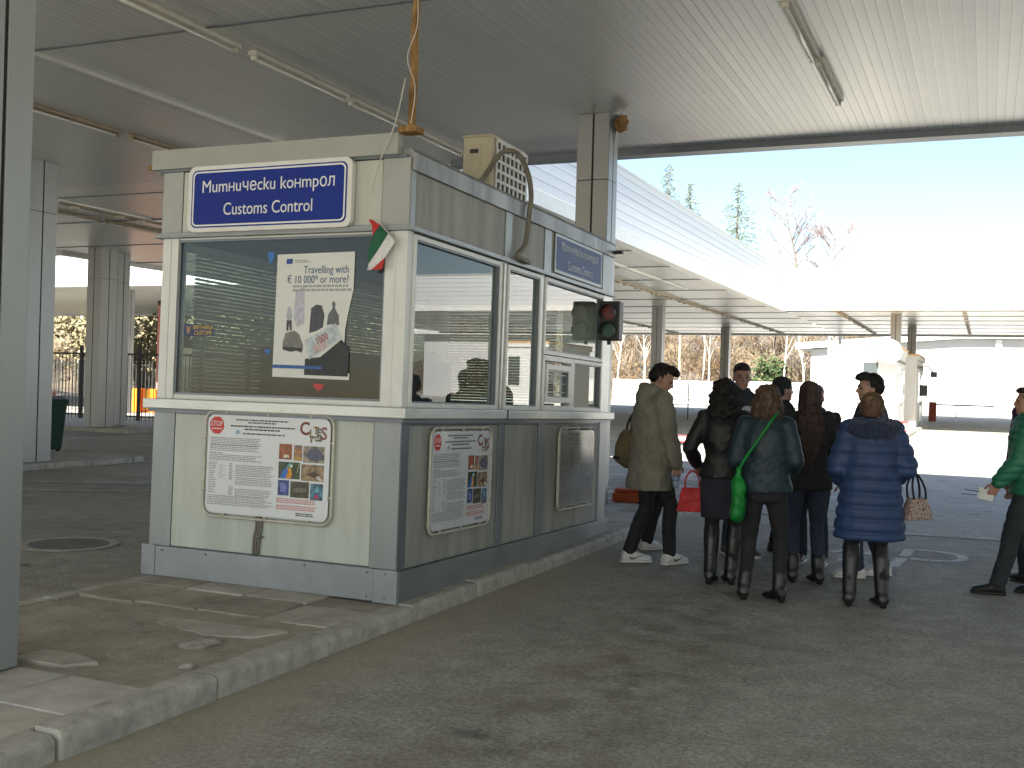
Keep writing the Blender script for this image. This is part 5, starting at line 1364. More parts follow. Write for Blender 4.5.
class Person:
    """frame: forward +Y, right +X, metres; root empty stands between the feet"""
    def __init__(s, label, x, y, heading, H, sex='m', lean=0.0, hyaw=0, hpitch=0, legs=None, arms=None, skin=(.42,.24,.17), hip_dx=0, z=0.0, build=1.0, heel=0.0):
        s.k = H/1.72; k = s.k; s.sex = sex
        s.root = empty('person', label, 'person', (x, y, z), (0, 0, R(heading-90)))
        s.skin = SKIN(skin)
        s.bd = build; s.heel = heel
        V = Vector
        def up(x, y, z):            # lean the trunk about the hips
            zz = z-.93; return V((x+hip_dx, y+math.sin(lean)*zz*.9, .93+zz*math.cos(lean)))*k
        s.up = up
        sw = .178 if sex == 'm' else .158
        s.sh = {-1: up(-sw, 0, 1.405), 1: up(sw, 0, 1.405)}
        s.hip = {-1: up(-.088, 0, .90), 1: up(.088, 0, .90)}
        legs = legs or {-1: (-.10, .0, 0), 1: (.10, .0, 0)}
        s.foot = {}; s.ank = {}; s.knee = {}
        for q in (-1, 1):
            fx, fy, toe = legs[q][:3]; lift = legs[q][3] if len(legs[q]) > 3 else 0
            s.foot[q] = (V((fx, fy, lift))*1.0, toe, lift)
            ta = R(toe); s.ank[q] = V((fx, fy, .085*k+lift))
            kn, an = ik(s.hip[q], s.ank[q], .43*k, .415*k, (math.sin(-ta)*.5, 1, 0)); s.knee[q] = kn
        s.wr = {}; s.el = {}
        arms = arms or {}
        for q in (-1, 1):
            t = arms.get(q, {}); w_ = t.get('wrist', (.24*q, .03, .86)); pole = t.get('pole', (.35*q, -1, -.2))
            wv = up(*w_) if t.get('trunk', True) else V(w_)*k
            s.el[q], s.wr[q] = ik(s.sh[q], wv, .29*k, .255*k, pole)
        s.arms = arms
        s.neck = up(0, -.005, 1.455)
        base = up(0, .005, 1.50)
        s.HM = Matrix.Translation(base) @ Matrix.Rotation(R(hyaw), 4, 'Z') @ Matrix.Rotation(-R(hpitch)-lean*.0, 4, 'X') @ Matrix.Scale(k, 4)
    def h(s, x, y, z): return s.HM @ Vector((x, y, z))
    # -- naked figure: torso, limbs, hands, head in one skin
    def body(s):
        mb = MB(); k = s.k; up = s.up; b = s.bd; V = Vector; f = s.sex == 'f'
        prof = [(.80,.13,.10),(.86,.165,.105),(.93,.172 if not f else .178,.11),(1.08,.142 if not f else .125,.095),(1.22,.158 if not f else .142,.11),(1.33,.17 if not f else .15,.112),(1.40,.15 if not f else .13,.085),(1.45,.075,.062)]
        ring_tube(mb, [(up(0,0,z), V((a*b*k,0,0)), V((0,c*b*k,0))) for z,a,c in prof])
        for q in (-1, 1):
            limb(mb, [s.hip[q], s.hip[q].lerp(s.knee[q], .5)+V((0,.008,0)), s.knee[q], s.knee[q].lerp(s.ank[q], .35)+V((0,-.012,0)), s.ank[q]], [.085*k,.072*k,.052*k,.053*k,.036*k])
            s._foot(mb, q, -.010, s.heel+.012, .84)
            limb(mb, [s.up(0,0,1.39).lerp(s.sh[q], .6), s.sh[q], s.sh[q].lerp(s.el[q], .5), s.el[q], s.el[q].lerp(s.wr[q], .4), s.wr[q]], [.05*k,.05*k,.044*k,.036*k,.036*k,.024*k])
            s._hand(mb, q)
        limb(mb, [up(0,-.005,1.42), s.h(0,.0,.03)], [.06*k if not f else .05*k, .052*k if not f else .046*k])
        rot = s.HM.to_3x3()*(1/ k) if False else s.HM.to_3x3().normalized()
        B = lambda p, rx, ry, rz: ball(mb, s.h(*p), rx*k, ry*k, rz*k, rot)
        B((0,.0,.135),.074,.092,.088); B((0,.02,.11),.068,.082,.085)      # skull
        B((0,.045,.045),.054,.055,.052); B((0,.072,.012),.03,.026,.022)    # jaw, chin
        B((.04,.055,.075),.022,.025,.022); B((-.04,.055,.075),.022,.025,.022)
        B((0,.092,.125),.045,.014,.011)                                   # brow
        mb.tube([s.h(0,.095,.118), s.h(0,.115,.085), s.h(0,.112,.072)], [.009*k,.012*k,.013*k], 8); ball(mb, s.h(0,.114,.078), .014*k, n=8)
        B((0,.096,.045),.021,.012,.009)                                   # mouth
        for q in (-1, 1):
            B((q*.074,-.005,.09),.010,.019,.031)
        hm = s.HM.inverted()
        def local(co): return np.array([hm @ Vector(p) for p in co])
        def disp(co, no):
            l = local(co); out = np.zeros_like(co)
            for q in (-1, 1):
                d = ((l[:,0]-q*.031)/.02)**2+((l[:,1]-.092)/.03)**2+((l[:,2]-.102)/.013)**2
                out -= no*(.006*np.exp(-d))[:, None]
            d = ((l[:,0])/.028)**2+((l[:,1]-.1)/.02)**2+((l[:,2]-.044)/.003)**2
            return out - no*(.003*np.exp(-d))[:, None]
        def paint(ce):
            l = local(ce); i = np.zeros(len(l), int)
            i[(np.abs(l[:,0])<.022)&(np.abs(l[:,2]-.044)<.009)&(l[:,1]>.085)] = 1
            i[(np.abs(np.abs(l[:,0])-.031)<.014)&(np.abs(l[:,2]-.1035)<.006)&(l[:,1]>.07)] = 2
            return i
        return fuse(mb, 'body', [s.skin, LIP, EYE], s.root, .0085, 3, disp, paint)
    def _foot(s, mb, q, grow, heel=0.0, ls=1.0):
        k = s.k; p, toe, lift = s.foot[q]; ta = R(toe); fw = Vector((math.sin(ta), math.cos(ta), 0)); sd = Vector((fw.y, -fw.x, 0)); up = Vector((0,0,1))
        L = .255*k*ls; rings = []
        for t, w_, h_ in ((-.24,.026,.03),(-.2,.032,.04),(-.08,.034,.05),(.1,.036,.05),(.3,.042,.034),(.52,.045,.026),(.68,.038,.02),(.76,.02,.014)):
            hh = (h_+grow*.6)*k; hz = heel*max(0, min(1, (.35-t)/.5))
            rings.append((p+fw*t*L+up*(hh+hz+.004), sd*(w_+grow)*k, up*hh))
        ring_tube(mb, rings)
        limb(mb, [s.ank[q]+up*heel+fw*.0, p+fw*(-.02)+up*(.055*k+heel)], [.036*k+grow, .034*k+grow])
    def _hand(s, mb, q):
        k = s.k; V = Vector; t = s.arms.get(q, {})
        d = (s.wr[q]-s.el[q]).normalized(); d = V(t['hand']).normalized() if 'hand' in t else (d+V((0,.15,-.25))).normalized()
        n = V(t.get('palm', (-q, .15, 0))); n = (n-d*n.dot(d)).normalized(); w_ = d.cross(n)*1.0
        # the thumb side points forward when the palm faces the thigh
        th = w_ if w_.y > 0 else -w_
        c = s.wr[q]
        rot = Matrix((th, d, n)).transposed()
        ball(mb, c+d*.048*k, .040*k, .054*k, .016*k, rot)
        limb(mb, [c, c+d*.03*k], [.024*k,.026*k])
        curl = t.get('curl', .5)
        for i, (o, L) in enumerate(((.028,.072),(.0095,.08),(-.0095,.075),(-.028,.06))):
            p = c+d*(.086-.006*abs(i-1))*k+th*o*k; dd = d.copy(); pts = [c+d*.05*k+th*o*.8*k, p]
            for j, fr in enumerate((.45,.32,.23)):
                a = curl*(.55, .8, .7)[j]
                dd = (dd*math.cos(a)+n*math.sin(a)).normalized(); nn = (n-dd*n.dot(dd)); n2 = nn.normalized() if nn.length > .05 else n
                p = p+dd*L*fr*k; pts.append(p); 
                n = n
            mb.tube(pts, [.0105*k,.0105*k,.0095*k,.009*k,.0075*k], 8); ball(mb, pts[-1], .0078*k, n=6)
        p0 = c+d*.02*k+th*.022*k; p1 = p0+(d*.5+th*.75+n*.25).normalized()*.038*k; p2 = p1+(d*.8+th*.2+n*.45).normalized()*.03*k; p3 = p2+(d*.85+n*.5).normalized()*.024*k
        mb.tube([p0,p1,p2,p3], [.015*k,.0125*k,.011*k,.009*k], 8); ball(mb, p3, .009*k, n=6)
    def grip(s, q, dist=.09, off=.02):
        d = (s.wr[q]-s.el[q]).normalized(); t = s.arms.get(q, {})
        d = Vector(t['hand']).normalized() if 'hand' in t else (d+Vector((0,.15,-.25))).normalized()
        n = Vector(t.get('palm', (-q,.15,0))); n = (n-d*n.dot(d)).normalized()
        return s.wr[q]+d*dist*s.k+n*off*s.k
    # -- clothes
    def jacket(s, m, hem=.82, grow=.03, flare=0.0, sleeve=.0, name='jacket', quilted=None, vox=.012, collar=1.0, wr=.006, waist=1.0, hood=None, cuff=1.0, hem_back=0):
        mb = MB(); k = s.k; up = s.up; V = Vector; f = s.sex == 'f'; b = s.bd; g = grow
        prof = [(.93,.172 if not f else .178,.115),(1.08,(.15 if not f else .13)*waist,.105*waist),(1.22,.165 if not f else .148,.12 if not f else .125),(1.33,.178 if not f else .158,.118),(1.40,.158 if not f else .14,.095),(1.445,.105,.08),(1.475,.075,.07)]
        low = []
        z = hem
        while z < .92:
            t = (.93-z); low.append((z, (.172 if not f else .178)+flare*t, .115+flare*t*.8)); z += .05
        rings = [(up(0,0,z), V(((a*b+g)*k,0,0)), V((0,(c*b+g)*k,0))) for z,a,c in low+[p for p in prof if p[0] > hem-.001]]
        ring_tube(mb, rings)
        for q in (-1, 1):
            sl = sleeve
            limb(mb, [up(0,0,1.375).lerp(s.sh[q], .55), s.sh[q], s.sh[q].lerp(s.el[q], .5), s.el[q], s.el[q].lerp(s.wr[q], .5), s.el[q].lerp(s.wr[q], .97*cuff)],
                 [(.062+sl)*k+g*.4,(.058+sl)*k+g*.45,(.052+sl)*k+g*.5,(.047+sl)*k+g*.5,(.043+sl)*k+g*.45,(.036+sl*.8)*k+g*.3])
        if collar:
            mb.tube([up(.062*math.cos(a), .058*math.sin(a)-.01, 1.465+.02*collar) for a in [2*math.pi*i/16 for i in range(16)]], .024*k*collar+g*.2, 8, closed=True)
        if hood == 'down':
            for a in range(-80, 81, 16):
                c = up(.105*math.sin(R(a)), -.055*math.cos(R(a))-.03, 1.475+.0*abs(a)); ball(mb, c, .045*k, .05*k, .055*k, n=8)
            ball(mb, up(0,-.105,1.42), .10*k, .06*k, .10*k, n=10); ball(mb, up(0,-.085,1.50), .115*k, .055*k, .06*k, n=10)
        dsp = quilt(*quilted) if quilted else wrinkle(wr, 10, 12, hash(name) % 7, .6)
        return fuse(mb, name, m, s.root, vox, 4, dsp)
    def trousers(s, m, grow=.012, name='trousers', ankle=1.0, top=1.0, tight=False):
        mb = MB(); k = s.k; up = s.up; V = Vector; f = s.sex == 'f'; b = s.bd
        prof = [(.80,.14,.10),(.86,.168,.11),(.93,.172 if not f else .178,.115),(1.0,.16,.108)]
        ring_tube(mb, [(up(0,0,z*top if z > .95 else z), V((a*b+grow)*k*V((1,0,0))), V((0,(c*b+grow)*k,0))) for z,a,c in prof])
        g = grow
        for q in (-1, 1):
            end = s.knee[q].lerp(s.ank[q], .97*ankle)
            limb(mb, [s.hip[q], s.hip[q].lerp(s.knee[q], .5)+V((0,.008,0)), s.knee[q], s.knee[q].lerp(end, .4)+V((0,-.012,0)), end], [.09*k+g*.6,.074*k+g,.055*k+g,(.053*k+g),(.040 if tight else .048)*k+g])
        return fuse(mb, name, m, s.root, .0125, 3, wrinkle(.005 if not tight else .003, 12, 22, 3))
    def boots(s, m, top=.42, heel=.03, grow=.012, name='boot'):
        out = []
        for q in (-1, 1):
            mb = MB(); k = s.k; s._foot(mb, q, grow, heel)
            d = s.knee[q]-s.ank[q]; t = min(1, top*k/d.length)
            p = s.ank[q]; a = [p+Vector((0,0,heel*.5)), p.lerp(s.knee[q], t*.35), p.lerp(s.knee[q], t*.75)+Vector((0,-.01,0)), p.lerp(s.knee[q], t)]
            limb(mb, a, [.043*k+grow,.046*k+grow,.056*k+grow,.056*k+grow] if top > .25 else [.043*k+grow,.045*k+grow,.046*k+grow,.046*k+grow])
            if heel:
                pp, toe, lift = s.foot[q]; ta = R(toe); fw = Vector((math.sin(ta), math.cos(ta), 0)); c = pp+fw*(-.16)*.255*k
                mb.tube([c+Vector((0,0,.002)), c+Vector((0,0,heel+.04))], [.026*k,.032*k], 10)
            o = fuse(mb, name, m, s.root, .009, 2, wrinkle(.0016, 14, 18, q)); out.append(o)
        return out
    def shoes(s, m, sole=None, grow=.014, name='shoe', mark=None):
        for q in (-1, 1):
            mb = MB(); s._foot(mb, q, grow)
            o = fuse(mb, name, m, s.root, .008, 2, wrinkle(.003, 22, 22, q))
            p, toe, lift = s.foot[q]; ta = R(toe); fw = Vector((math.sin(ta), math.cos(ta), 0)); sd = Vector((fw.y, -fw.x, 0)); L = .255*s.k
            if sole:
                sb = MB(); rings = []
                for t, w_ in ((-.27,.02),(-.23,.036),(-.08,.04),(.15,.042),(.4,.05),(.58,.05),(.74,.036),(.80,.016)):
                    rings.append((p+fw*t*L+Vector((0,0,.016)), sd*(w_+grow*.7)*s.k, Vector((0,0,.015))))
                ring_tube(sb, rings); sb.build('sole', sole, o, smooth=True)
            if mark:
                mk = MB(); 
                for e in (-1, 1):
                    b0 = p+sd*e*(.046*s.k+grow*.7+.004)
                    pts = [(-.02,.052),(.05,.038),(.2,.048),(.42,.075),(.2,.056),(.06,.05),(.0,.062)]
                    vs = [b0+fw*(t*L)+Vector((0,0,z*s.k)) for t, z in [(a-.02, b) for a, b in pts]]
                    n = len(vs); mk.add(vs+[v+sd*e*.006 for v in vs], [tuple(range(n)), tuple(range(2*n-1, n-1, -1))]+[(i, (i+1) % n, n+(i+1) % n, n+i) for i in range(n)])
                mk.build('shoe_mark', mark, o)
    def hair(s, m, style, seed=0, name='hair'):
        mb = MB(); k = s.k; rot = s.HM.to_3x3().normalized(); rnd = random.Random(seed)
        B = lambda p, rx, ry, rz: ball(mb, s.h(*p), rx*k, ry*k, rz*k, rot)
        hm = s.HM.inverted()
        strands = []
        amp, fx, fz = .006, 40, 14
        if style == 'short':
            B((0,-.022,.155),.079,.088,.078); B((0,-.055,.11),.072,.058,.075); B((0,.045,.195),.06,.05,.034); B((0,.07,.195),.05,.035,.022); amp = .006
        elif style == 'crop':
            B((0,-.016,.158),.080,.093,.080); B((0,-.055,.11),.074,.06,.075); B((0,.05,.19),.062,.05,.034); amp = .003
        elif style == 'quiff':
            B((0,-.022,.155),.081,.088,.08); B((0,-.06,.11),.072,.055,.07); B((0,.05,.20),.066,.06,.045); B((0,.095,.198),.05,.03,.032); B((.06,-.01,.12),.02,.03,.05); B((-.06,-.01,.12),.02,.03,.05); amp = .007
        elif style == 'bob':
            B((0,-.02,.15),.102,.105,.090); B((0,-.045,.07),.118,.092,.105); B((.082,-.01,.05),.045,.065,.09); B((-.082,-.01,.05),.045,.065,.09); B((0,-.055,.0),.112,.07,.06); B((0,.04,.20),.06,.05,.035); amp, fx, fz = .014, 26, 18
        elif style == 'curly':
            B((0,-.02,.15),.105,.108,.092); B((0,-.05,.06),.125,.095,.115); B((.08,-.01,.05),.045,.065,.1); B((-.08,-.01,.05),.045,.065,.1); B((0,-.07,-.05),.138,.075,.105); B((.075,-.05,-.09),.06,.06,.07); B((-.075,-.05,-.09),.06,.06,.07); B((0,.045,.2),.055,.045,.032); amp, fx, fz = .022, 26, 20
        elif style == 'long':
            B((0,-.02,.15),.086,.098,.084); B((0,-.045,.06),.092,.075,.11); B((.065,-.005,.05),.03,.055,.11); B((-.065,-.005,.05),.03,.055,.11)
            for z, a, c, y in ((-.02,.105,.06,-.055),(-.10,.125,.055,-.085),(-.18,.125,.045,-.115),(-.26,.11,.038,-.13),(-.34,.085,.03,-.135),(-.40,.05,.02,-.135)):
                ball(mb, s.HM @ Vector((0,0,0)) + Vector((0,y,z))*k, a*k, c*k, .075*k, n=10)
            B((0,.045,.2),.055,.045,.03); amp, fx, fz = .010, 34, 5
        elif style == 'fluffy':
            B((0,-.02,.15),.088,.096,.08); B((0,-.045,.10),.085,.068,.08); B((0,-.055,.065),.07,.045,.04); B((0,.045,.2),.055,.045,.032); amp, fx, fz = .011, 34, 24
        elif style == 'cap':
            B((0,-.010,.155),.088,.104,.086); B((0,-.045,.10),.08,.065,.08); amp = .001
        def disp(co, no):
            d = np.array([mnoise.noise(Vector((p[0]*fx+seed*3, p[1]*fx, p[2]*fz))) + .6*mnoise.noise(Vector((p[0]*fx*2+seed, p[1]*fx*2, p[2]*fz*2))) for p in co])
            return no*(d*amp)[:, None]
        o = fuse(mb, name, m, s.root, .008, 3, disp)
        if style not in ('cap', 'crop'):       # loose strands break up the outline
            me = o.data; n = len(me.vertices); tb = MB()
            for _ in range(420):
                v = me.vertices[rnd.randrange(n)]; p = v.co.copy(); nn = v.normal.copy()
                if nn.z < -.5: continue
                L = {'short':.03,'quiff':.035,'bob':.07,'curly':.08,'long':.12,'fluffy':.045}[style]*rnd.uniform(.5,1.2)
                d = (nn*.35+Vector((rnd.gauss(0,.3), rnd.gauss(0,.3), -1 if style in ('bob','curly','long') else -.4))).normalized()
                w_ = d.cross(nn).normalized()*.0022; q = p+d*L*.5+nn*.006; r = p+d*L+nn*.003*rnd.gauss(0,2)
                tb.add([p-w_, p+w_, q+w_, q-w_, r], [(0,1,2,3), (3,2,4)])
            tb.build('loose_strands', m, o)
        return o
    def brows(s, m):
        mb = MB()
        for q in (-1, 1): mb.tube([s.h(q*.014,.104,.121), s.h(q*.032,.1,.126), s.h(q*.05,.084,.12)], [.004*s.k,.0045*s.k,.003*s.k], 6)
        mb.build('eyebrows', m, s.root)

FAB = {}
def fab(name, col, rough=.85, var=.15, sc=8, bump=.12, bs=160, **kw): return mat(name, col, rough, 0, var, sc, bump, bs, **kw)
leather = lambda n, c: mat(n, c, .48, 0, .25, 7, .2, 45, spec=.3)
HAIR_BLACK = mat('black_hair', (.012,.010,.010), .62, 0, .5, 30, .3, 90, (1,1,.2), spec=.25); HAIR_DARK = mat('dark_brown_hair', (.022,.014,.010), .62, 0, .5, 30, .3, 90, (1,1,.2), spec=.25); HAIR_BROWN = mat('chestnut_hair', (.06,.032,.016), .62, 0, .5, 30, .3, 90, (1,1,.3))
HAIR_AUB = mat('auburn_hair', (.032,.014,.010), .62, 0, .5, 30, .3, 90, (1,1,.15)); HAIR_GREY = mat('grey_hair', (.13,.125,.12), .62, 0, .4, 30, .3, 90); HAIR_SANDY = mat('sandy_brown_hair', (.12,.07,.035), .62, 0, .5, 30, .3, 90, (1,1,.4))
BLACKCL = fab('black_cloth', (.012,.012,.015)); NAVY = fab('navy_cloth', (.018,.022,.035)); JEANS = fab('dark_blue_denim', (.022,.03,.055)); BLKLEATHER = leather('black_leather', (.012,.012,.013))
WHITESHOE = mat('white_shoe_leather', (.62,.62,.6), .5, 0, .08, 8); SOLE = mat('white_rubber_sole', (.68,.68,.66), .6); BLACKMARK = M['black']

# 1 man in the olive parka, walking to the right and looking down
p = Person('man in a long olive green parka and white trainers walking beside the booth, looking down', .80, 3.22, 38, 1.82, 'm', lean=.05, hyaw=-24, hpitch=26,
           legs={-1: (-.07,-.16,6), 1: (.09,.17,-22)}, arms={1: {'wrist': (.255,.13,.87), 'pole': (.3,-1,-.1), 'curl': 1.0, 'palm': (-1,.2,0), 'hand': (-.02,.12,-1)}, -1: {'wrist': (-.24,.05,.86)}}, skin=(.40,.23,.165))
p.body(); p.jacket(fab('olive_parka', (.20,.19,.15), .8), hem=.645, grow=.05, flare=.12, sleeve=.012, name='parka', hood='down', wr=.012, waist=1.16)
p.trousers(BLACKCL, .010); p.shoes(WHITESHOE, SOLE, .018, 'trainer', BLACKMARK); p.hair(HAIR_BLACK, 'quiff', 1)
g = p.grip(1, .085, .03)
bt = empty('water_bottle', 'clear plastic water bottle held by the man in the olive parka', 'bottle'); bt.matrix_world = p.root.matrix_world if False else Matrix.Identity(4)
def world(pn, v): return Matrix.Translation(pn.root.location) @ pn.root.rotation_euler.to_matrix().to_4x4() @ Vector(v)
bt.location = world(p, g+Vector((0,.0,-.13)))
mb = MB(); mb.lathe([(.02,0),(.032,.006),(.033,.05),(.031,.06),(.033,.07),(.033,.13),(.028,.16),(.013,.185),(.013,.2)], n=16); 
mb.build('shell', glass_mat('bottle_plastic', (.75,.8,.82), .05, 1.5, .12), bt, smooth=True)
mb = MB(); mb.lathe([(.015,.19),(.015,.207)], n=12); mb.build('cap', mat('blue_cap', (.03,.08,.3), .5), bt)
mb = MB(); mb.lathe([(.0338,.075),(.0338,.12)], n=16); mb.build('label_band', mat('blue_white_band', (.2,.3,.45), .5), bt)

# 12 mostly hidden behind him: tan jacket, dark trousers, white trainers
p = Person('person almost hidden behind the man in the olive parka, reddish scarf and white trainers', .50, 4.08, 52, 1.60, 'm', legs={-1: (-.08,.05,0), 1: (.1,-.03,0)})
p.body(); p.jacket(fab('tan_jacket', (.16,.13,.075), .8), hem=.80, grow=.03); p.trousers(BLACKCL); p.shoes(WHITESHOE, SOLE, .016, 'trainer'); p.hair(HAIR_BROWN, 'short', 4)
mb = MB(); k = p.k
mb.tube([p.up(.085*math.cos(R(a)), .08*math.sin(R(a))-.01, 1.50) for a in range(0, 360, 24)], .05, 10, closed=True)
fuse(mb, 'scarf', fab('wine_red_scarf', (.22,.04,.06)), p.root, .012, 3, wrinkle(.012, 20, 20))
bk = empty('backpack', 'olive tan bag showing beside the booth corner behind the parka man', 'bag', (.39, 3.77, .80), (0, 0, R(-38)))
mb = MB(); ball(mb, (0,0,.2), .11, .09, .19); ball(mb, (0,-.07,.14), .08, .04, .10)
fuse(mb, 'pouch', fab('olive_tan_canvas', (.17,.14,.075)), bk, .012, 4, wrinkle(.014, 10, 10))
mb = MB(); mb.box(-.05,.05,-.115,-.105,.1,.13); mb.build('buckle', M['iron'], bk)
bi = (Matrix.Translation(bk.location) @ bk.rotation_euler.to_matrix().to_4x4()).inverted()
mb = MB(); mb.tube(smooth_pts([bi @ Vector((.39,3.77,1.14)), bi @ world(p, p.sh[-1]+Vector((.0,-.10,-.05))), bi @ world(p, p.sh[-1]+Vector((.03,.0,.07))), bi @ world(p, p.sh[-1]+Vector((.02,.10,-.08)))]), .014, 6); mb.build('shoulder_strap', fab('canvas_strap', (.10,.08,.05)), bk)

# 2 woman with dark curls, leather jacket, red handbag
p = Person('woman with dark curly hair, black leather jacket and tall black boots, seen from behind', 1.62, 2.52, 97, 1.67, 'f', hyaw=-8,
           legs={-1: (-.085,.0,4), 1: (.075,.05,-16)}, arms={-1: {'wrist': (-.24,.14,1.0), 'pole': (-.55,-1,-.3), 'curl': 1.3, 'palm': (.5,.2,-.6)}, 1: {'wrist': (.20,.22,1.06), 'pole': (.5,-1,-.2)}}, skin=(.38,.22,.16), heel=.03)
p.body(); p.jacket(BLKLEATHER, hem=.90, grow=.028, sleeve=.006, wr=.008); p.jacket(fab('dark_navy_skirt', (.016,.018,.028)), hem=.56, grow=.012, flare=-.02, name='long_skirt', collar=0, cuff=.2)
p.trousers(BLACKCL, .006, tight=True); p.boots(M['shiny_leather'], .40, .03, .012); p.hair(HAIR_BLACK, 'curly', 2)
red = empty('handbag', 'bright red leather handbag hanging at the side of the curly haired woman', 'handbag'); red.location = world(p, p.wr[-1]+Vector((-.03,.0,-.40))); red.rotation_euler = p.root.rotation_euler; red.scale = (.86, .9, .95)
mb = MB(); mb.add([(-.15,-.07,0),(.15,-.07,0),(.15,.07,0),(-.15,.07,0),(-.10,-.02,.21),(.10,-.02,.21),(.10,.02,.21),(-.10,.02,.21)], [(0,3,2,1),(4,5,6,7),(0,1,5,4),(1,2,6,5),(2,3,7,6),(3,0,4,7)])
RB = leather('red_leather', (.46,.012,.018)); fuse(mb, 'bag_body', RB, red, .009, 6, wrinkle(.006, 16, 16))
mb = MB(); mb.tube(smooth_pts([(-.07,-.02,.2),(-.06,-.02,.30),(0,-.015,.36),(.06,-.02,.30),(.07,-.02,.2)]), .008, 8); mb.build('handle', RB, red, smooth=True)

# 3 woman with brown bob, teal jacket, green cross-body bag
p = Person('woman with brown wavy bob, dark teal leather jacket and a green shoulder strap', 2.05, 2.02, 100, 1.63, 'f', hyaw=4,
           legs={-1: (-.135,.0,-6), 1: (.125,.0,-34)}, arms={-1: {'wrist': (-.17,.22,1.02), 'pole': (-.5,-1,-.4)}, 1: {'wrist': (.18,.2,1.0), 'pole': (.5,-1,-.4)}}, skin=(.42,.25,.18), build=1.04, heel=.025)
p.body(); p.jacket(leather('dark_teal_leather', (.014,.028,.038)), hem=.87, grow=.035, sleeve=.008, wr=.008, waist=1.12)
p.trousers(BLACKCL, .008, tight=True); p.boots(M['shiny_leather'], .16, .025, .010, 'ankle_boot'); p.hair(HAIR_BROWN, 'bob', 3)
GL = leather('green_leather', (.008,.20,.035))
gb = empty('shoulder_bag', 'bright green shoulder bag at the hip of the woman in the teal jacket', 'handbag'); gb.location = world(p, Vector((-.19,-.13,.60))); gb.rotation_euler = (0, 0, p.root.rotation_euler.z+R(78))
mb = MB()
for x, z, rx, rz in ((0,.08,.125,.085),(0,.16,.10,.10),(0,.26,.06,.10),(.0,.36,.03,.07)): ball(mb, (x,0,z), rx, .055 if z < .3 else .025, rz)
fuse(mb, 'bag_body', GL, gb, .010, 8, wrinkle(.014, 12, 9))
st_ = [world(p, q) for q in (Vector((-.21,-.10,.92)), Vector((-.165,-.165,1.05)), Vector((-.06,-.180,1.22)), Vector((.03,-.165,1.36)), Vector((.085,-.06,1.44)), Vector((.09,.05,1.42)))]
mi = (Matrix.Translation(gb.location) @ gb.rotation_euler.to_matrix().to_4x4()).inverted()
mb = MB(); mb.tube(smooth_pts([mi @ q for q in st_]), .011, 6); mb.build('shoulder_strap', GL, gb, smooth=True)

# 4 woman with very long hair
p = Person('woman with very long straight dark hair, black jacket and blue jeans, seen from behind', 2.22, 3.02, 108, 1.68, 'f', hyaw=6,
           legs={-1: (-.1,.0,6), 1: (.1,-.05,-10)}, arms={1: {'wrist': (.22,.2,.98), 'pole': (.7,-.8,-.2)}, -1: {'wrist': (-.2,.2,1.0)}}, skin=(.42,.25,.18))
p.body(); p.jacket(BLACKCL, hem=.80, grow=.03, sleeve=.006, flare=.05); p.trousers(JEANS, .008, tight=True); p.boots(M['shiny_leather'], .17, .02, .012, 'ankle_boot'); p.hair(HAIR_AUB, 'long', 5)

# 5 woman in the blue quilted coat
BLUE = fab('blue_quilted_nylon', (.016,.042,.12), .6, .12, 6, .1, 60)
p = Person('woman in a long blue quilted coat with dark collar and tall black boots', 2.80, 2.22, 104, 1.60, 'f', hyaw=-10,
           legs={-1: (-.135,.0,6), 1: (.10,-.02,-8)}, arms={1: {'wrist': (.20,.20,1.02), 'pole': (.5,-.8,-.4)}, -1: {'wrist': (-.20,.22,1.0), 'pole': (-.5,-.8,-.4)}}, skin=(.42,.26,.19), build=1.05, heel=.025)
p.body(); p.jacket(BLUE, hem=.555, grow=.055, flare=.10, sleeve=.020, name='quilted_coat', quilted=(.095,.022,.004), waist=1.2, cuff=.94, collar=1.2)
mb = MB(); k = p.k
for a in range(-150, 151, 20): ball(mb, p.up(.15*math.sin(R(a)), -.085*math.cos(R(a))-.035, 1.435-.02*math.cos(R(a))), .075*k, .07*k, .075*k, n=8)
ball(mb, p.up(0,-.12,1.42), .17*k, .085*k, .095*k, n=10)
fuse(mb, 'fur_collar', mat('navy_fur', (.015,.024,.06), .95, 0, .5, 60, .5, 120, sheen=.2), p.root, .010, 2, wrinkle(.012, 60, 60))
p.trousers(BLACKCL, .006, tight=True); p.boots(M['shiny_leather'], .40, .02, .012); p.hair(HAIR_SANDY, 'fluffy', 6)
def speckle():
    m, nt, b = new_mat('patterned_canvas'); N, L = nt.nodes, nt.links
    tc = N.new('ShaderNodeTexCoord'); vo = N.new('ShaderNodeTexVoronoi'); vo.inputs['Scale'].default_value = 45; L.new(tc.outputs['Object'], vo.inputs['Vector'])
    rp = N.new('ShaderNodeValToRGB'); e = rp.color_ramp.elements; e[0].position = .25; e[0].color = (.05,.03,.025,1); e[1].position = .42; e[1].color = (.34,.28,.24,1); k_ = e.new(.33); k_.color = (.35,.10,.09,1)
    L.new(vo.outputs['Distance'], rp.inputs['Fac']); L.new(rp.outputs['Color'], b.inputs['Base Color']); b.inputs['Roughness'].default_value = .6
    return m
hb = empty('handbag', 'beige patterned handbag hanging from the arm of the woman in blue', 'handbag'); hb.location = world(p, Vector((.345,.06,.66))); hb.rotation_euler = (0, 0, p.root.rotation_euler.z+R(35)); hb.scale = (.84, .9, .92)
mb = MB(); mb.add([(-.16,-.06,0),(.16,-.06,0),(.16,.06,0),(-.16,.06,0),(-.09,-.04,.18),(.09,-.04,.18),(.09,.04,.18),(-.09,.04,.18)], [(0,3,2,1),(4,5,6,7),(0,1,5,4),(1,2,6,5),(2,3,7,6),(3,0,4,7)])
fuse(mb, 'bag_body', speckle(), hb, .009, 8, wrinkle(.006, 12, 12))
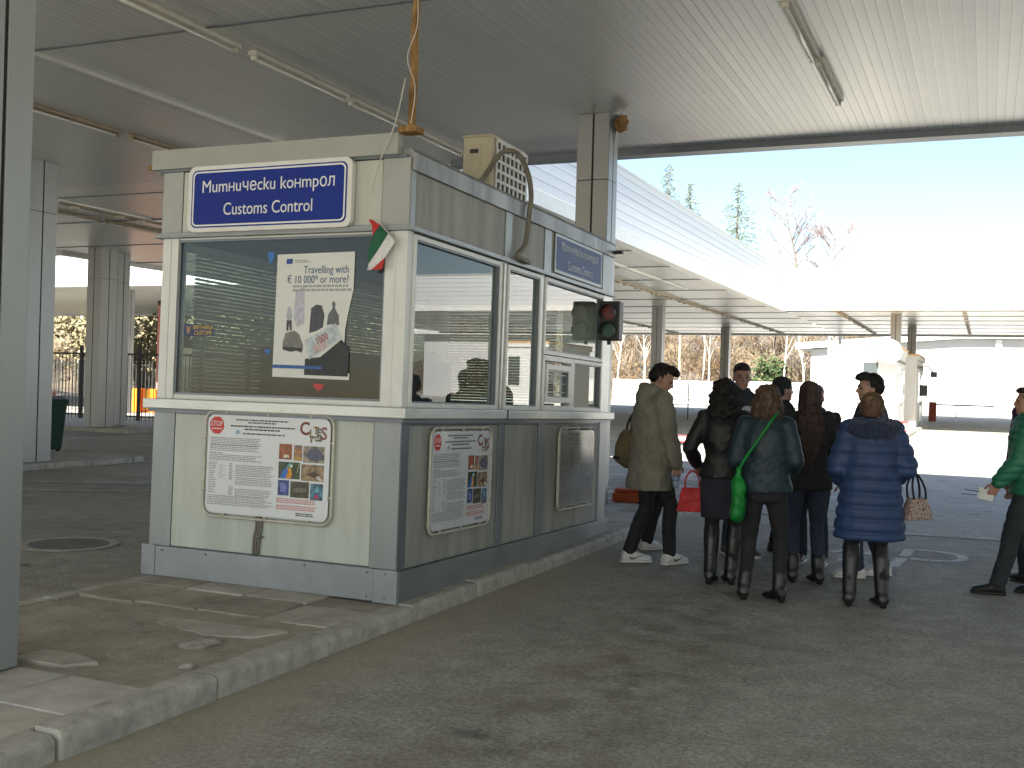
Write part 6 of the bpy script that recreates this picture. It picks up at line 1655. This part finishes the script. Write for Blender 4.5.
for q in (-1, 1):
    mb = MB(); mb.tube(smooth_pts([(-.07,.035*q,.17),(-.09,.03*q,.27),(-.06,.015*q,.36),(.0,.012*q,.36),(.06,.03*q,.26),(.07,.035*q,.17)]), .010, 7); mb.build('handle', BLKLEATHER, hb, smooth=True)

# 6 man behind the blue coat, facing left
p = Person('dark haired man in profile facing left behind the woman in the blue coat', 2.66, 3.60, 196, 1.765, 'm', hyaw=2, hpitch=2,
           legs={-1: (-.10,.10,0), 1: (.1,-.16,-10)}, arms={1: {'wrist': (.2,.16,.95)}, -1: {'wrist': (-.2,.2,.98)}}, skin=(.43,.26,.19))
p.body(); p.jacket(fab('charcoal_jacket', (.03,.028,.04)), hem=.82, grow=.035); p.trousers(JEANS, .012); p.shoes(WHITESHOE, SOLE, .016, 'trainer'); p.hair(HAIR_BLACK, 'quiff', 7); p.brows(HAIR_BLACK)

# 7 bareheaded man facing the camera
p = Person('short haired man facing the camera between the curly woman and the bob haired woman', 1.40, 4.22, -58, 1.85, 'm', hyaw=-12, hpitch=4,
           legs={-1: (-.1,.05,0), 1: (.1,.0,0)}, arms={1: {'wrist': (.18,.2,1.0)}}, skin=(.33,.19,.14))
p.body(); p.jacket(NAVY, hem=.80, grow=.03); p.trousers(JEANS, .012); p.shoes(mat('brown_shoe', (.06,.04,.03), .5), SOLE, .014); p.hair(HAIR_BLACK, 'crop', 8); p.brows(HAIR_BLACK)
mb = MB(); mb.prism([(-.07,1.22),(-.02,1.20),(.05,1.42),(.02,1.45),(-.05,1.45)], 1, .155, .163); o = mb.build('shirt_front', fab('pale_blue_shirt', (.45,.48,.55)), p.root)

# 8 dark cap / hood
p = Person('person in a dark knitted cap and dark jacket just behind the bareheaded man', 1.72, 4.62, 30, 1.73, 'm', hyaw=10,
           legs={-1: (-.1,.0,0), 1: (.1,.04,0)}, skin=(.33,.2,.15))
p.body(); p.jacket(BLACKCL, hem=.80, grow=.03); p.trousers(BLACKCL, .012); p.shoes(M['black'], M['black'], .012); p.hair(fab('dark_knit', (.014,.018,.022), .95, .3, 60), 'cap', 9, 'knitted_cap')

# 9 grey haired, ruddy face towards us
p = Person('grey haired ruddy faced man facing the camera beside the long haired woman', 2.12, 4.12, -96, 1.66, 'm', hyaw=24, hpitch=2,
           legs={-1: (-.12,.1,0), 1: (.1,.0,0)}, skin=(.40,.17,.12))
p.body(); p.jacket(BLACKCL, hem=.82, grow=.03); p.trousers(JEANS, .012); p.shoes(mat('tan_shoe', (.10,.06,.04), .5), SOLE, .014); p.hair(HAIR_GREY, 'crop', 10); p.brows(HAIR_GREY)

# 10 green quilted jacket at the right edge
GREEN = fab('green_quilted_nylon', (.016,.155,.085), .55, .12, 6, .1, 60)
p = Person('person in a green quilted jacket and dark trousers cut by the right picture edge', 3.92, 3.39, 178, 1.68, 'm', lean=.03,
           legs={-1: (-.09,.22,-4), 1: (.10,-.10,10)}, arms={-1: {'wrist': (-.22,.24,.93), 'pole': (-.3,-1,-.2), 'curl': .9, 'hand': (0,.45,-1), 'palm': (1,.2,.2)}, 1: {'wrist': (.24,.1,.9)}}, skin=(.42,.22,.16))
p.body(); p.jacket(GREEN, hem=.84, grow=.045, sleeve=.014, name='quilted_jacket', quilted=(.062,.014,.003), waist=1.15, cuff=.96); p.trousers(fab('dark_green_grey_cloth', (.018,.026,.03)), .018); p.shoes(BLKLEATHER, M['black'], .014); p.hair(HAIR_DARK, 'short', 11)
g = p.grip(-1, .10, .01)
pp = empty('folded_papers', 'white folded papers and glasses in the hand of the green jacket wearer', 'papers'); pp.location = world(p, g); pp.rotation_euler = (R(10), R(20), p.root.rotation_euler.z)
mb = MB(); mb.box(-.004,.0,-.02,.09,-.06,.03); mb.box(.003,.006,-.01,.10,-.05,.04); mb.build('sheets', M['paper'], pp)
mb = MB(); mb.tube([(0,.05,0), (.0,.2,-.01)], .003, 6); mb.tube([(.02,.05,-.02), (.02,.22,-.045)], .003, 6); mb.build('glasses_arm', M['iron'], pp)

# 11 behind the green jacket
p = Person('person in a dark purple jacket standing behind the green jacket at the right edge', 4.02, 4.1, 120, 1.80, 'm', legs={-1: (-.1,.0,0), 1: (.1,-.04,0)}, skin=(.4,.24,.18))
p.body(); p.jacket(fab('dark_purple_cloth', (.035,.018,.055)), hem=.80, grow=.035); p.trousers(NAVY, .012); p.shoes(M['black'], M['black'], .014); p.hair(HAIR_BLACK, 'short', 12)
